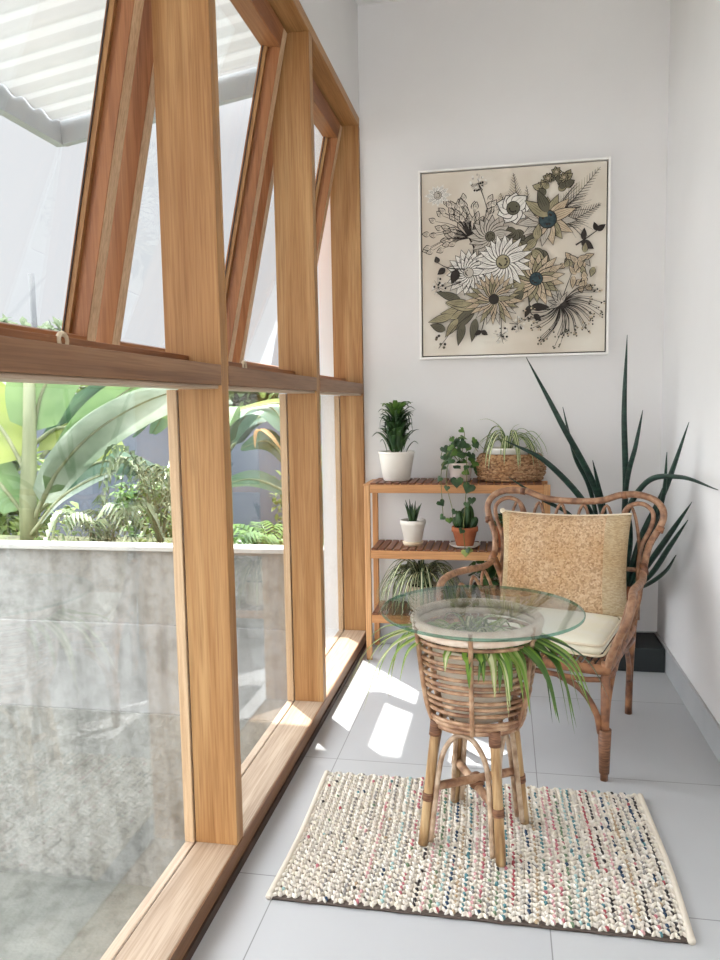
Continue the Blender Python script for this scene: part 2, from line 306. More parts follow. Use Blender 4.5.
class MB:
    def __init__(s): s.v = []; s.f = []; s.m = []; s.s = []
    def add(s, V, Fc, m=0, smooth=True):
        o = len(s.v); s.v += [tuple(p) for p in V]
        for f in Fc: s.f.append(tuple(i+o for i in f)); s.m.append(m); s.s.append(smooth)
        return s
    def box(s, x0, x1, y0, y1, z0, z1, m=0, M=None):
        V = [Vector((x, y, z)) for x in (x0, x1) for y in (y0, y1) for z in (z0, z1)]
        if M: V = [M @ p for p in V]
        return s.add(V, [(0, 1, 3, 2), (4, 6, 7, 5), (0, 4, 5, 1), (2, 3, 7, 6), (0, 2, 6, 4), (1, 5, 7, 3)], m, False)
    def tube(s, pts, r, n=8, m=0, closed=False, flat=None):
        P = [Vector(p) for p in pts]; k = len(P)
        T = []
        for i in range(k):
            a = P[(i-1) % k] if closed or i > 0 else P[i]
            b = P[(i+1) % k] if closed or i < k-1 else P[i]
            t = (b-a); T.append(t.normalized() if t.length > 1e-9 else Vector((0, 0, 1)))
        nrm = T[0].orthogonal().normalized()
        V = []
        for i in range(k):
            nrm = (nrm-T[i]*nrm.dot(T[i]))
            nrm = nrm.normalized() if nrm.length > 1e-6 else T[i].orthogonal().normalized()
            bi = T[i].cross(nrm)
            t = i/max(1, k-1)
            rr = r(t) if callable(r) else (r[i] if isinstance(r, (list, tuple)) else r)
            for j in range(n):
                a = 2*PI*j/n
                V.append(P[i]+nrm*(rr*math.cos(a))+bi*(rr*math.sin(a)))
        Fc = []
        for i in range(k if closed else k-1):
            for j in range(n):
                a, b = i*n+j, i*n+(j+1) % n
                c, d = ((i+1) % k)*n+(j+1) % n, ((i+1) % k)*n+j
                Fc.append((a, b, c, d))
        s.add(V, Fc, m, True)
        if not closed:
            o = len(s.v)-len(V)
            s.f.append(tuple(o+j for j in reversed(range(n)))); s.m.append(m); s.s.append(False)
            s.f.append(tuple(o+(k-1)*n+j for j in range(n))); s.m.append(m); s.s.append(False)
        return s
    def lathe(s, prof, c=(0, 0), n=36, m=0, sx=1, sy=1, sharp=False):
        V = []; Fc = []
        for (r, z) in prof:
            for j in range(n):
                a = 2*PI*j/n; V.append((c[0]+r*sx*math.cos(a), c[1]+r*sy*math.sin(a), z))
        for i in range(len(prof)-1):
            for j in range(n):
                Fc.append((i*n+j, i*n+(j+1) % n, (i+1)*n+(j+1) % n, (i+1)*n+j))
        return s.add(V, Fc, m, not sharp)
    def disc(s, r, z, c=(0, 0), n=36, m=0, sx=1, sy=1):
        V = [(c[0]+r*sx*math.cos(2*PI*j/n), c[1]+r*sy*math.sin(2*PI*j/n), z) for j in range(n)]
        return s.add(V, [tuple(range(n))], m, False)
    def blade(s, pts, w, fold=.25, m=0, m2=None, upv=None, prof=None, side=None):
        """a leaf: a strip five points across, folded along its midrib"""
        P = [Vector(p) for p in pts]; k = len(P); V = []; U = Vector(upv or (0, 0, 1))
        prev = Vector(side) if side else None
        for i in range(k):
            t = i/(k-1)
            T = (P[min(k-1, i+1)]-P[max(0, i-1)]).normalized()
            sd = prev if side else T.cross(U)
            if not side:
                if sd.length < .15: sd = prev or T.orthogonal()
                sd = sd.normalized()
                if prev and sd.dot(prev) < 0: sd = -sd
                prev = sd
            nn = sd.cross(T).normalized()
            ww = w*(prof(t) if prof else (math.sin(PI*min(1, (t*.9+.1)))**.7))
            for q in (-1, -.45, 0, .45, 1):
                V.append(P[i]+sd*(ww*q)+nn*(abs(q)*ww*fold))
        Fc = []; o = len(s.v)
        for i in range(k-1):
            for j in range(4):
                s.f.append((o+i*5+j, o+i*5+j+1, o+(i+1)*5+j+1, o+(i+1)*5+j))
                s.m.append((m2 if (m2 is not None and j in (1, 2)) else m)); s.s.append(True)
        s.v += [tuple(p) for p in V]
        return s
    def ell(s, c, r, n=10, k=6, m=0, M=None):
        V = []; Fc = []
        c = Vector(c)
        for i in range(k+1):
            ph = PI*i/k
            for j in range(n):
                a = 2*PI*j/n
                p = Vector((r[0]*math.sin(ph)*math.cos(a), r[1]*math.sin(ph)*math.sin(a), r[2]*math.cos(ph)))
                V.append(c+(M @ p if M else p))
        for i in range(k):
            for j in range(n):
                Fc.append((i*n+j, (i+1)*n+j, (i+1)*n+(j+1) % n, i*n+(j+1) % n))
        return s.add(V, Fc, m, True)
    def build(s, name, mats, parent=None, local=False, origin=None, bevel=0, subdiv=0, M=None):
        me = bpy.data.meshes.new(name)
        V = [Vector(p) for p in s.v]
        if M: V = [M @ p for p in V]
        off = Vector((0, 0, 0))
        if not local:
            if parent is not None:
                q = parent
                while q is not None: off += q.location; q = q.parent
            elif origin is not None: off = Vector(origin)
        me.from_pydata([tuple(p-off) for p in V], [], s.f)
        if not isinstance(mats, (list, tuple)): mats = [mats]
        for m in mats: me.materials.append(m)
        me.polygons.foreach_set('material_index', s.m); me.polygons.foreach_set('use_smooth', s.s)
        bm = bmesh.new(); bm.from_mesh(me)
        bmesh.ops.remove_doubles(bm, verts=bm.verts, dist=1e-6)
        if bevel:
            ed = [e for e in bm.edges if len(e.link_faces) == 2 and e.calc_face_angle(0) > .6]
            bmesh.ops.bevel(bm, geom=ed, offset=bevel, segments=2, affect='EDGES', profile=.5)
        bmesh.ops.recalc_face_normals(bm, faces=bm.faces)
        bm.to_mesh(me); bm.free()
        ob = bpy.data.objects.new(name, me); COL.objects.link(ob)
        if parent is not None: ob.parent = parent
        elif origin is not None and not local: ob.location = origin
        if subdiv:
            md = ob.modifiers.new('sub', 'SUBSURF'); md.levels = subdiv; md.render_levels = subdiv
        return ob

def tag(o, label=None, cat=None, group=None, kind=None):
    if label: o['label'] = label
    if cat: o['category'] = cat
    if group: o['group'] = group
    if kind: o['kind'] = kind
    return o
def thing(name, loc, label, cat, group=None, rz=0, kind=None):
    o = bpy.data.objects.new(name, None); COL.objects.link(o); o.location = loc; o.rotation_euler = (0, 0, rz)
    o.empty_display_size = .05
    return tag(o, label, cat, group, kind)
def struct(mb, name, mats, label, cat, **kw):
    return tag(mb.build(name, mats, **kw), label, cat, kind='structure')

# ------------------------------------------------------------------ room shell
XW, XR, YB, ZC = -.7047, .7433, 3.8728, 3.19
XG, XO = -.8242, -.8548
YR = -2.2
ZS, ZRB, ZRT, ZH, ZHT = .0704, 1.2969, 1.3571, 2.6203, 2.662
PT = .05
PY = [-.16, .85, 1.858, 2.8686, 3.845]      # near faces of the posts

struct(MB().box(XW-.02, XR+.1, YR, YB+.1, -.12, 0), 'floor', tilemat(), 'pale grey square tiled floor', 'floor')
struct(MB().box(XW-.15, XR+.15, YR-.1, YB+.1, ZC, ZC+.12), 'ceiling', CEIL, 'white ceiling above the narrow sunroom', 'ceiling')
struct(MB().box(XW, XR+.1, YB, YB+.12, 0, ZC), 'wall_back', WHITE, 'white end wall with the flower picture', 'wall')
struct(MB().box(XR, XR+.1, YR, YB, 0, ZC), 'wall_right', WHITE, 'white side wall opposite the timber windows', 'wall')
struct(MB().box(-.855, XW, PY[0], YB+.12, ZHT, ZC), 'wall_left', WHITE, 'white wall band above the timber window header', 'wall')
struct(MB().box(-.855, XW, YR, PY[0], 0, ZC), 'wall_rear_left', WHITE, 'white wall before the first window bay', 'wall')
struct(MB().box(XR-.012, XR, YR, YB, 0, .1148), 'baseboard_right', SKIRT, 'grey tile skirting along the right wall', 'skirting', bevel=.002)
struct(MB().box(XW, XR-.012, YB-.012, YB, 0, .1148), 'baseboard_back', SKIRT, 'grey tile skirting along the back wall', 'skirting', bevel=.002)

# timber window frame
struct(MB().box(XW-.004, XW, PY[0], YB, .024, ZS-.001), 'trim_13', WRAIL, 'inner face strip of the long sill, darkened to hold its backlit shade', 'sill')  # backlit shade of the sill's inner face put into a darker wood
struct(MB().box(XW-.004, XW+.006, PY[0], YB, .0005, .024), 'trim_14', DARKPOT, 'dark strip standing in for the shade where the sill meets the floor', 'shade_strip')  # added dark strip: shade along the sill foot put into its colour
struct(MB().box(XG, XW-.004, PY[0], YB, .002, ZS).box(XO, XG-.004, PY[0], YB, -.02, ZS), 'trim_1', WSILL, 'long pale timber sill lying on the floor under the windows', 'sill', bevel=.003)
struct(MB().box(XG, XW, PY[0], YB, ZH, ZHT).box(XO, XG-.006, PY[0], YB, ZH, ZHT), 'trim_2', WOOD[1], 'timber header beam along the top of the windows', 'beam', bevel=.003)
plab = ['timber post behind the viewer', 'timber post beside the viewer', 'thick timber post between first and second window, nearest', 'timber post between second and third window, middle one', 'timber post against the back wall, farthest from the viewer']
for i, y in enumerate(PY):
    y1 = y+PT if i < 4 else YB+.03
    o = struct(MB().box(XG, XW-.001, y, y1, ZS, ZRT).box(XO, XW-.001, y, y1, ZRT, ZH), 'trim_%d' % (3+i), WOOD[2], plab[i], 'post', bevel=.002)
    MB().box(XO, XG-.004, y-.004, y1+.004, ZS, ZRB).build('glazing_bead', WBEAD, o, bevel=.002)
rlab = ['timber cross rail of the bay behind the viewer', 'timber cross rail over the nearest fixed pane', 'timber cross rail over the second fixed pane', 'short timber cross rail over the farthest fixed pane']
for i in range(4):
    a, b = PY[i]+PT+.001, PY[i+1]-.001
    o = struct(MB().box(-.786, XW+.001, a, b, ZRB+.009, ZRT).box(-.86, -.786, a, b, ZRB+.012, ZRT-.006), 'trim_%d' % (8+i), WRAIL, rlab[i], 'rail', bevel=.002)
    MB().box(-.80, XW-.008, a, b, ZRB, ZRB+.009).build('glazing_bead', WSILL, o, bevel=.002)
    MB().box(-.872, -.79, a, b, ZRT-.004, ZRT+.026).build('sub_sill', WSASHY, o, bevel=.002)

wl = ['window bay behind the viewer', 'nearest window bay, tilted awning sash over a tall fixed pane', 'middle window bay with tilted sash over garden wall view', 'farthest narrow window bay beside the back wall']
TH = math.atan(.2146)
for i in range(4):
    a, b = PY[i]+PT+.006, PY[i+1]-.006
    e = thing('window_%d' % (i+1), (XG, (a+b)/2, ZS), wl[i], 'window', kind='structure')
    MB().box(XG-.0035, XG-.0008, a+.004-.01, b-.004+.01, ZS, ZRB).build('fixed_pane', GLASS, e)
    # awning sash hinged under the header, bottom swung outwards
    Ln = 1.25
    M = Matrix.Translation((-.781, 0, ZH-.012)) @ Matrix.Rotation(TH, 4, 'Y')
    D = .078; SW = .046; a += .004; b -= .016
    sash = MB()
    for (p, q) in ((a, a+SW), (b-SW, b)):
        sash.box(-.03, 0, p, q, -Ln, 0, 0, M)
        sash.box(-.001, .0015, p+.003, q-.003, -Ln+.003, -.003, 1, M)  # paler plate: room light on the inner face put into its colour
        pp, qq = (p, q-.012) if p == a else (p+.012, q)
        sash.box(-D, -.03, pp, qq, -Ln, 0, 0, M)
    so_ = sash.build('sash_stile', [WSASH, WBEAD], e)
    MB().box(-D, 0, a+SW-.012, b-SW+.012, -.07, 0, 0, M).box(-D, 0, a+SW-.012, b-SW+.012, -Ln, -Ln+.048, 0, M).build('sash_rail', WSASHY, e, bevel=.002)
    bd = MB()
    for yy in (a+SW-.012, b-SW+.0005): bd.box(-D+.012, -D+.028, yy, yy+.0115, -Ln+.048, -.07, 0, M)
    bd.build('sash_bead', WOOD[2], e)
    MB().box(-D+.0112, -D+.0145, b-SW-.003, b-SW+.0004, -Ln+.048, -.07, 0, M).build('gasket', FRAMED, e)
    MB().box(-D+.006, -D+.011, a+.036, b-.036, -Ln+.03, -.03, 0, M).build('sash_pane', GLASS, e)
    # casement stay on the rail
    if i in (1, 2):
        st = MB(); yk = 1.285 if i == 1 else 2.28
        ring = [(-.79, yk+.0135*math.cos(t*PI/6), ZRT+.0185+.0135*math.sin(t*PI/6)) for t in range(12)]
        st.tube(ring, .005, 6, closed=True)
        st.tube([(-.79, yk-.18, ZRT+.006), (-.79, yk, ZRT+.006)], .005, 6)
        st.build('window_stay', POTC, e)

# ------------------------------------------------------------------ outside
struct(MB().box(-14, -.72, -4, 3.9, -1.75, -1.53), 'ground', GROUND, 'pale mossy yard below the windows', 'ground')
struct(MB().box(-.8, -.72, -2.2, 3.9, -1.53, -.021), 'trim_12', CONC_U, 'plinth of the house under the windows', 'plinth')
struct(MB().box(-14, -1.1, 4.12, 5.75, -.6, .2), 'ground_garden', SOILG, 'raised planting bed right behind the concrete wall', 'ground')
struct(MB().box(-22, -1.1, 5.75, 24, -.6, -.35), 'ground_rear_garden', SOILG, 'lower garden soil up to the blue grey wall and beyond', 'ground')
g = struct(MB().box(-9, -.94, 3.93, 4.12, -.483, .455), 'wall_garden', CONC_U, 'grey concrete garden wall outside with stained lower half', 'wall')
MB().box(-9, -.94, 3.9, 4.12, -1.6, -.483).build('wall_base', CONC_L, g)
MB().box(-9, -.94, 3.9, 4.03, .458, .484).build('capping', CAPM, g, bevel=.004)
MB().box(-9, -.94, 3.914, 3.931, -.483, .034).build('render_band', CONC_B, g, bevel=.003)
struct(MB().box(-.94, -.70, 3.905, 4.3, -1.6, 3.3), 'wall_exterior', mat('outside_white_render', srgb(236, 243, 250), rough=.9), 'white outside wall return beside the farthest window', 'wall')
struct(MB().box(-12, -1.0, 8.2, 8.35, -.36, 1.2), 'wall_boundary', BLUEW, 'blue grey boundary wall behind the garden plants', 'wall')

struct(MB().box(-6, 6, -5.4, -5.2, -.4, 4.2), 'wall_bounce_fill', WHITE, 'white reflector wall added behind the viewer, out of sight', 'wall')  # added and unseen: sunlit wall that bounces fill light into the room
struct(MB().box(-.7, 6, -5.2, YR, -.2, -.02), 'ground_bounce_fill', mat('bounce_paving', srgb(205, 204, 200), rough=.9), 'pale reflecting ground added behind the viewer, out of sight', 'ground')  # added and unseen: pale ground bouncing light along with the wall behind

# neighbour's canopy: corrugated sheet on a grey beam frame
cp = thing('carport_canopy', (-2.305, 3.83, 2.68), 'white corrugated canopy roof with grey edge beams, outside above the nearest window', 'canopy')
SLP = .155; cz_ = lambda x: 2.68+SLP*(x+2.305)
cv = MB(); ny = 300; xa, xb = -2.28, -.87
V = []
for j in range(ny+1):
    y = .2+(3.80-.2)*j/ny; h = .012*math.sin(2*PI*y/.15)
    V += [(xa, y, cz_(xa)+h+.06), (xb, y, cz_(xb)+h+.06)]
for j in range(ny):
    yy = .2+3.6*(j+.5)/ny
    cv.add([V[2*j], V[2*j+1], V[2*j+3], V[2*j+2]], [(0, 1, 2, 3)], 1 if math.sin(2*PI*yy/.15) > .35 else 0)
cv.build('roof_sheet', [ROOFS, mat('lit_sheet_rib', srgb(198, 199, 199), rough=.5, trans=.10)], cp)  # corrugation's light and shade stripes put into a paler rib material
MB().box(-2.335, -2.285, .2, 3.85, 2.64, 2.785).build('edge_beam', GREYM, cp)
Mx = Matrix.Translation((-2.305, 3.83, 2.68)) @ Matrix.Rotation(-math.atan(SLP), 4, 'Y')
MB().box(.02, 1.46, -.02, .02, -.045, .085, 0, Mx).build('edge_beam', GREYM, cp)
Mx = Matrix.Translation((-2.305, 2.2, 2.68)) @ Matrix.Rotation(-math.atan(SLP), 4, 'Y')
MB().box(.02, 1.46, -.02, .02, -.04, .03, 0, Mx).build('purlin', GREYM, cp)

random.seed(5)
R_ = random.uniform
def bananaleaf(mb, pts, w, m=0, side=None):
    P = cr(pts, 7)
    mb.blade(P, w, .22, m, side=side, prof=lambda t: 0.06 if t < .12 else math.sin(PI*min(1, .14+(t-.12)*.95))**.6)
    mb.tube(P, lambda t: .018*(1-t*.85), 6, m+4)
BM = [BAN, BANP, BANY, BAND, BSTEM, BSTEM, BSTEM, BSTEM]
b1 = thing('banana_plant', (-3.43, 5.0, .2), 'large banana plant with broad pale leaves, nearest plant behind the concrete wall', 'plant')
MB().tube([(-3.43, 5, .15), (-3.42, 5, .6), (-3.38, 5, 1.0), (-3.35, 5, 1.5)], lambda t: .07-.03*t, 14).build('stem', BSTEM, b1)
for pts, w, m, sd in [
    ([(-3.40, 5, .42), (-3.16, 4.97, .80), (-2.75, 4.93, 1.14), (-2.2, 4.9, 1.36), (-1.8, 4.9, 1.3)], .17, 1, (.35, .75, -.55)),
    ([(-3.36, 5.0, .5), (-3.0, 4.96, 1.02), (-2.6, 4.95, 1.36), (-2.2, 4.95, 1.52)], .15, 0, (.3, .7, -.6)),
    ([(-3.38, 5.02, 1.0), (-3.3, 5.05, 1.35), (-3.2, 5.1, 1.55), (-3.02, 5.15, 1.68)], .25, 0, (.95, .3, -.1)),
    ([(-3.42, 5, .8), (-3.62, 5.0, 1.15), (-3.95, 5, 1.42), (-4.4, 5, 1.45)], .24, 2, (.5, .5, .6)),
    ([(-3.40, 5, .42), (-3.68, 4.95, .8), (-3.95, 4.9, .98), (-4.3, 4.9, .8)], .2, 0, (.3, .6, .7)),
    ([(-3.40, 5.1, .5), (-3.05, 5.2, .82), (-2.75, 5.2, .86), (-2.35, 5.2, .72)], .10, 3, (.1, .6, .8)),
    ([(-3.38, 4.96, .35), (-3.1, 4.9, .62), (-2.85, 4.9, .76), (-2.66, 4.9, .82)], .06, 1, (.1, .7, .7)),
    ([(-3.42, 5.1, 1.0), (-3.25, 5.2, 1.12), (-3.02, 5.25, 1.05), (-2.8, 5.3, .9)], .2, 2, (.2, .6, .75)),
    ([(-3.42, 5.1, 1.1), (-3.6, 5.3, 1.4), (-3.8, 5.5, 1.62)], .18, 0, (.8, .3, .3)),
    ([(-3.36, 5.15, 1.0), (-3.05, 5.4, 1.3), (-2.75, 5.6, 1.42), (-2.3, 5.8, 1.3)], .16, 3, (.2, .5, -.8)),
    ([(-3.36, 5.1, .9), (-3.15, 5.3, 1.22), (-2.9, 5.45, 1.5)], .13, 3, (.9, .2, -.4))]:
    mb = MB(); bananaleaf(mb, pts, w, m, sd); mb.build('leaf', BM, b1)
b2 = thing('banana_plant', (-2.5, 6.6, -.35), 'smaller dark banana plant in the garden, behind the large pale one', 'plant')
MB().tube([(-2.5, 6.6, -.36), (-2.5, 6.6, 1.0)], .06, 10).build('stem', BSTEM, b2)
for k in range(8):
    a = k*2*PI/8+.3; l = R_(.8, 1.2); c, s_ = math.cos(a), math.sin(a)
    mb = MB(); bananaleaf(mb, [(-2.5, 6.6, .8), (-2.5+.3*l*c, 6.6+.3*l*s_, 1.15), (-2.5+.7*l*c, 6.6+.7*l*s_, 1.25), (-2.5+l*c, 6.6+l*s_, 1.0)], .17, random.choice([0, 3, 3]), (-s_, c, .2))
    mb.build('leaf', BM, b2)
b3 = thing('banana_plant', (-1.75, 6.2, -.35), 'young banana plant with a dry brown leaf, seen through the middle window', 'plant')
MB().tube([(-1.75, 6.2, -.36), (-1.75, 6.2, .75)], .05, 10).build('stem', BSTEM, b3)
for pts, w, m in [([(-1.75, 6.2, .7), (-1.95, 6.2, .95), (-2.2, 6.2, .9)], .12, 3), ([(-1.75, 6.2, .7), (-1.6, 6.2, .9), (-1.3, 6.2, .7)], .12, 0),
                  ([(-1.75, 6.2, .5), (-2.05, 6.1, .64), (-2.35, 6.0, .6)], .09, 3), ([(-1.75, 6.25, .6), (-1.70, 6.3, 1.05), (-1.85, 6.3, 1.27), (-2.38, 6.3, 1.20)], .055, 2)]:
    mb = MB(); bananaleaf(mb, pts, w, m, (0, .7, .7)); mb.build('leaf', BM, b3)
mb = MB(); mb.blade(cr([(-1.75, 6.15, .75), (-1.87, 6.1, .95), (-2.0, 6.1, 1.05), (-2.04, 6.1, .9)], 5), .07, .3); mb.build('dry_leaf', LEAF_BR, b3)

def fern(x, y, z, L_, n, label, m, seed, h=.5):
    random.seed(seed)
    e = thing('garden_fern', (x, y, z), label, 'plant')
    mb = MB()
    for k in range(n):
        a = 2*PI*k/n+R_(-.2, .2); l = L_*R_(.75, 1.1)
        P = cr([(x, y, z), (x+.3*l*math.cos(a), y+.3*l*math.sin(a), z+h*.8*l/L_), (x+.75*l*math.cos(a), y+.75*l*math.sin(a), z+h*l/L_), (x+1.05*l*math.cos(a), y+1.05*l*math.sin(a), z+h*.35*l/L_)], 6)
        mb.tube(P, lambda t: .007*(1-.7*t), 4, 0)
        for i in range(3, len(P)-1):
            T = (P[i+1]-P[i]).normalized(); sd = T.cross(Vector((0, 0, 1))).normalized()
            for q in (-1, 1):
                ll = .16*L_/.6*math.sin(PI*(i/len(P))**.8)+.02
                mb.blade([P[i], P[i]+sd*q*ll*.5+T*ll*.2+Vector((0, 0, .01)), P[i]+sd*q*ll+T*ll*.4-Vector((0, 0, .05*ll/.1))], .022*L_/.6, .1, 0)
    mb.build('fronds', m, e); return e
fern(-2.62, 4.62, .2, .40, 9, 'arching fern right behind the concrete wall, in the middle of the nearest pane', GLEAF, 3, .42)
fern(-2.42, 5.05, .2, .42, 9, 'tall feathery fern at the right edge of the nearest pane', GLEAF, 8, .75)
fern(-1.55, 4.9, .2, .4, 12, 'dark fern low behind the wall, seen through the middle window', LEAF_MD, 11, .22)
fern(-3.9, 4.7, .2, .4, 10, 'low fern left of the large banana stem', SHRUB, 15, .2)

def bush(name, x, y, z, rx, ry, rz, n, ls, label, m, seed, trunk=None, group=None):
    random.seed(seed); e = thing(name, (x, y, z), label, 'tree' if trunk else 'shrub', group)
    mb = MB(); lobes = [(R_(-.6, .6)*rx, R_(-.6, .6)*ry, R_(-.35, .6)*rz, R_(.35, .6)) for _ in range(9)]
    cz = z+(trunk or 0)+rz
    for _ in range(n):
        lx, ly, lz, lr = random.choice(lobes)
        d = Vector((random.gauss(0, 1), random.gauss(0, 1), random.gauss(0, 1))).normalized()*R_(.7, 1)
        p = Vector((x+lx+d.x*rx*lr, y+ly+d.y*ry*lr, cz+lz+d.z*rz*lr))
        q = Vector((random.gauss(0, 1), random.gauss(0, 1), random.gauss(0, .7))).normalized()*ls*R_(.7, 1.2)
        mb.blade([p, p+q*.5+Vector((0, 0, .1*ls)), p+q], ls*.28, .2)
    mb.build('crown' if trunk else 'foliage', m, e)
    if trunk: MB().tube([(x, y, z), (x, y, cz)], [.08, .04], 8).build('trunk', BSTEM, e)
    else: MB().tube([(x, y, z-.05), (x, y, cz)], .012, 6).build('stem', BSTEM, e)
    return e
bush('garden_shrub', -3.05, 4.75, .2, .28, .2, .07, 420, .07, 'low yellow green shrub right of the large banana stem', SHRUB, 21)
bush('garden_shrub', -2.3, 4.6, .2, .2, .16, .08, 300, .06, 'small shrub under the tall feathery fern', LEAF_LT, 22)
bush('garden_shrub', -2.9, 6.2, -.35, .32, .3, .45, 500, .08, 'mid height green shrub in the garden behind the arching fern', LEAF_MD, 23)
bush('garden_shrub', -4.6, 6.4, -.35, .7, .5, .7, 900, .13, 'big bush at the left edge of the nearest pane', SHRUB, 24)
bush('garden_shrub', -3.5, 7.2, -.35, .5, .4, .55, 900, .10, 'dark shrub in front of the boundary wall behind the large banana plant', LEAF_MD, 25)
bush('garden_shrub', -1.9, 7.5, -.35, .4, .4, .5, 900, .10, 'rounded shrub in front of the boundary wall, right of the arching fern', SHRUB, 26)
bush('garden_shrub', -3.75, 4.7, .2, .3, .2, .06, 350, .07, 'low yellow green shrub left of the large banana stem', LEAF_LT, 27)
bush('garden_shrub', -1.45, 4.7, .2, .3, .2, .1, 420, .07, 'low dark shrub behind the wall in the middle window', LEAF_MD, 28)
tl = ['pale far tree at the left end beyond the boundary wall', 'second far tree from the left beyond the boundary wall', 'middle far tree beyond the boundary wall', 'fourth far tree from the left beyond the boundary wall', 'far tree beyond the boundary wall, right one in the middle window', 'small far tree behind the white wall return']
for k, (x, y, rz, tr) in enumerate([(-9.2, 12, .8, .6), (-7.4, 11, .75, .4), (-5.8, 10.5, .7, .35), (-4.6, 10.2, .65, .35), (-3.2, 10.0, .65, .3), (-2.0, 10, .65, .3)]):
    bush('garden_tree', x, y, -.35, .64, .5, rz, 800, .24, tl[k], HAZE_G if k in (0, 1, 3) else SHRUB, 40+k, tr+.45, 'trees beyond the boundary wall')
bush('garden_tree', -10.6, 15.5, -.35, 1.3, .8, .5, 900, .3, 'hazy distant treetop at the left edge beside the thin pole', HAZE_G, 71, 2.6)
tag(MB().tube([(-9.2, 14, -.36), (-9.2, 14, 3.95)], .06, 8).build('utility_pole', mat('pole_grey', srgb(84, 86, 88), rough=.7), origin=(-9.2, 14, -.35)), 'thin grey pole rising far beyond the garden at the left', 'pole')

# ------------------------------------------------------------------ slatted shelf
sx0, sx1, sy0, sy1 = -.662, .212, 3.595, 3.85
sh = thing('plant_shelf', (0, 3.72, 0), 'three-tier slatted wooden plant shelf against the back wall', 'shelf')
for x in (sx0, sx1-.028):
    for y in (sy0, sy1-.022):
        MB().box(x, x+.028, y, y+.022, 0, .868 if y == sy0 else .862).build('leg', SHELF[1], sh, bevel=.003)
for zt in (.233, .553, .873):
    r = MB()
    for y in (sy0+.001, sy1-.021): r.box(sx0+.029, sx1-.029, y, y+.02, zt-.046, zt-.006)
    if zt > .8: r.box(sx0-.004, sx0+.028, sy0, sy1, zt-.012, zt-.0041)
    ro = r.build('shelf_rail', SHELF[0], sh, bevel=.002)
    sl_ = MB(); n = 22; a0, a1 = sx0+.031, sx1-.031
    for k in range(n):
        x = a0+(a1-a0)*k/n; sl_.box(x, x+(a1-a0)/n*.78, sy0+.003, sy1-.003, zt-.006, zt+.003)
    sl_.build('slats', SLAT, ro, bevel=.0015)
ZT = {1: .236, 2: .556, 3: .876}

def pot(mb, c, z0, z1, rb, rt_, rim=.012, rimh=.02, wall=.006, m=0, sx=1, sy=1):
    mb.lathe([(0.0005, z0), (rb*.92, z0), (rb, z0+.004), (rt_, z1-rimh), (rt_+rim*.5, z1-rimh+.002), (rt_+rim*.5, z1-.003), (rt_+rim*.4, z1), (rt_-wall, z1), (rt_-wall-.002, z1-.03), (rb*.8, z0+.02)], c, 40, m, sx, sy)
def soil(c, z, r, parent, sx=1, sy=1):
    mb = MB(); mb.lathe([(r, z), (r*.6, z+.006), (.001, z+.008)], c, 24, 0, sx, sy); mb.build('soil', SOIL, parent)

# a: white pot with bushy dracaena
c = (-.520, 3.73); e = thing('potted_dracaena', (c[0], c[1], ZT[3]), 'white tapered pot with upright bushy green plant, left end of the top shelf', 'plant')
mb = MB(); pot(mb, c, ZT[3], 1.02, .066, .088, .003, .012); mb.build('pot', POTW, e); soil(c, 1.0, .078, e)
random.seed(1); mb = MB()
mb.tube([(c[0], c[1], 1.0), (c[0]+.004, c[1], 1.22)], [.012, .007], 8, 1)
for k in range(95):
    t = (k/95); z = 1.0+.2*t; a = k*2.4; l = R_(.075, .115)*(1-.25*t); o = R_(.012, .05)*(1-t*.75)
    x0, y0 = c[0]+o*math.cos(a), c[1]+o*math.sin(a)
    out = .40+.65*t if k % 3 else .8; ca, sa = math.cos(a+R_(-.4, .4)), math.sin(a)
    P = cr([(x0, y0, z), (x0+.3*l*out*ca, y0+.3*l*out*sa, z+.5*l), (x0+.7*l*out*ca, y0+.7*l*out*sa, z+.82*l), (x0+1.05*l*out*ca, y0+1.05*l*out*sa, z+(.65 if k % 4 == 0 else .9)*l)], 4)
    mb.blade(P, R_(.010, .015), .35, 2 if t > .82 else 0)
for k in range(9):
    a = k*2.4; ca, sa = math.cos(a), math.sin(a); z = R_(1.12, 1.2)
    mb.blade(cr([(c[0], c[1], z), (c[0]+.04*ca, c[1]+.03*sa, z+.04), (c[0]+.075*ca, c[1]+.05*sa, z+.02), (c[0]+.08*ca, c[1]+.055*sa, z-.035)], 4), .008, .3, 0)
mb.build('foliage', [LEAF_DK, STEM, LEAF_MD], e)

# b: heart leaved trailing plant
def heart(mb, p, nrm, r, m=0, rot=0):
    n = Vector(nrm).normalized(); u = n.cross(Vector((0, 0, 1)));
    u = u.normalized() if u.length > .1 else Vector((1, 0, 0)); v = n.cross(u)
    V = []; K = 14
    for k in range(K):
        t = 2*PI*k/K; x = 16*math.sin(t)**3/17; y = (13*math.cos(t)-5*math.cos(2*t)-2*math.cos(3*t)-math.cos(4*t))/17
        x, y = x*math.cos(rot)-y*math.sin(rot), x*math.sin(rot)+y*math.cos(rot)
        V.append(Vector(p)+u*(x*r)+v*(y*r)-n*(.25*r*(x*x)))
    V.append(Vector(p)+n*(.08*r))
    mb.add(V, [(k, (k+1) % K, K) for k in range(K)], m)
c = (-.205, 3.70); e = thing('trailing_hoya', (c[0], c[1], ZT[3]), 'small pale pot with trailing heart-leaf vine, middle of the top shelf', 'plant')
mb = MB(); pot(mb, c, ZT[3], .965, .046, .058, .003, .01); mb.build('pot', mat('pale_pink_pot', srgb(212, 196, 188), srgb(222, 208, 200), rough=.6), e); soil(c, .952, .05, e)
random.seed(4); mb = MB(); vi = MB()
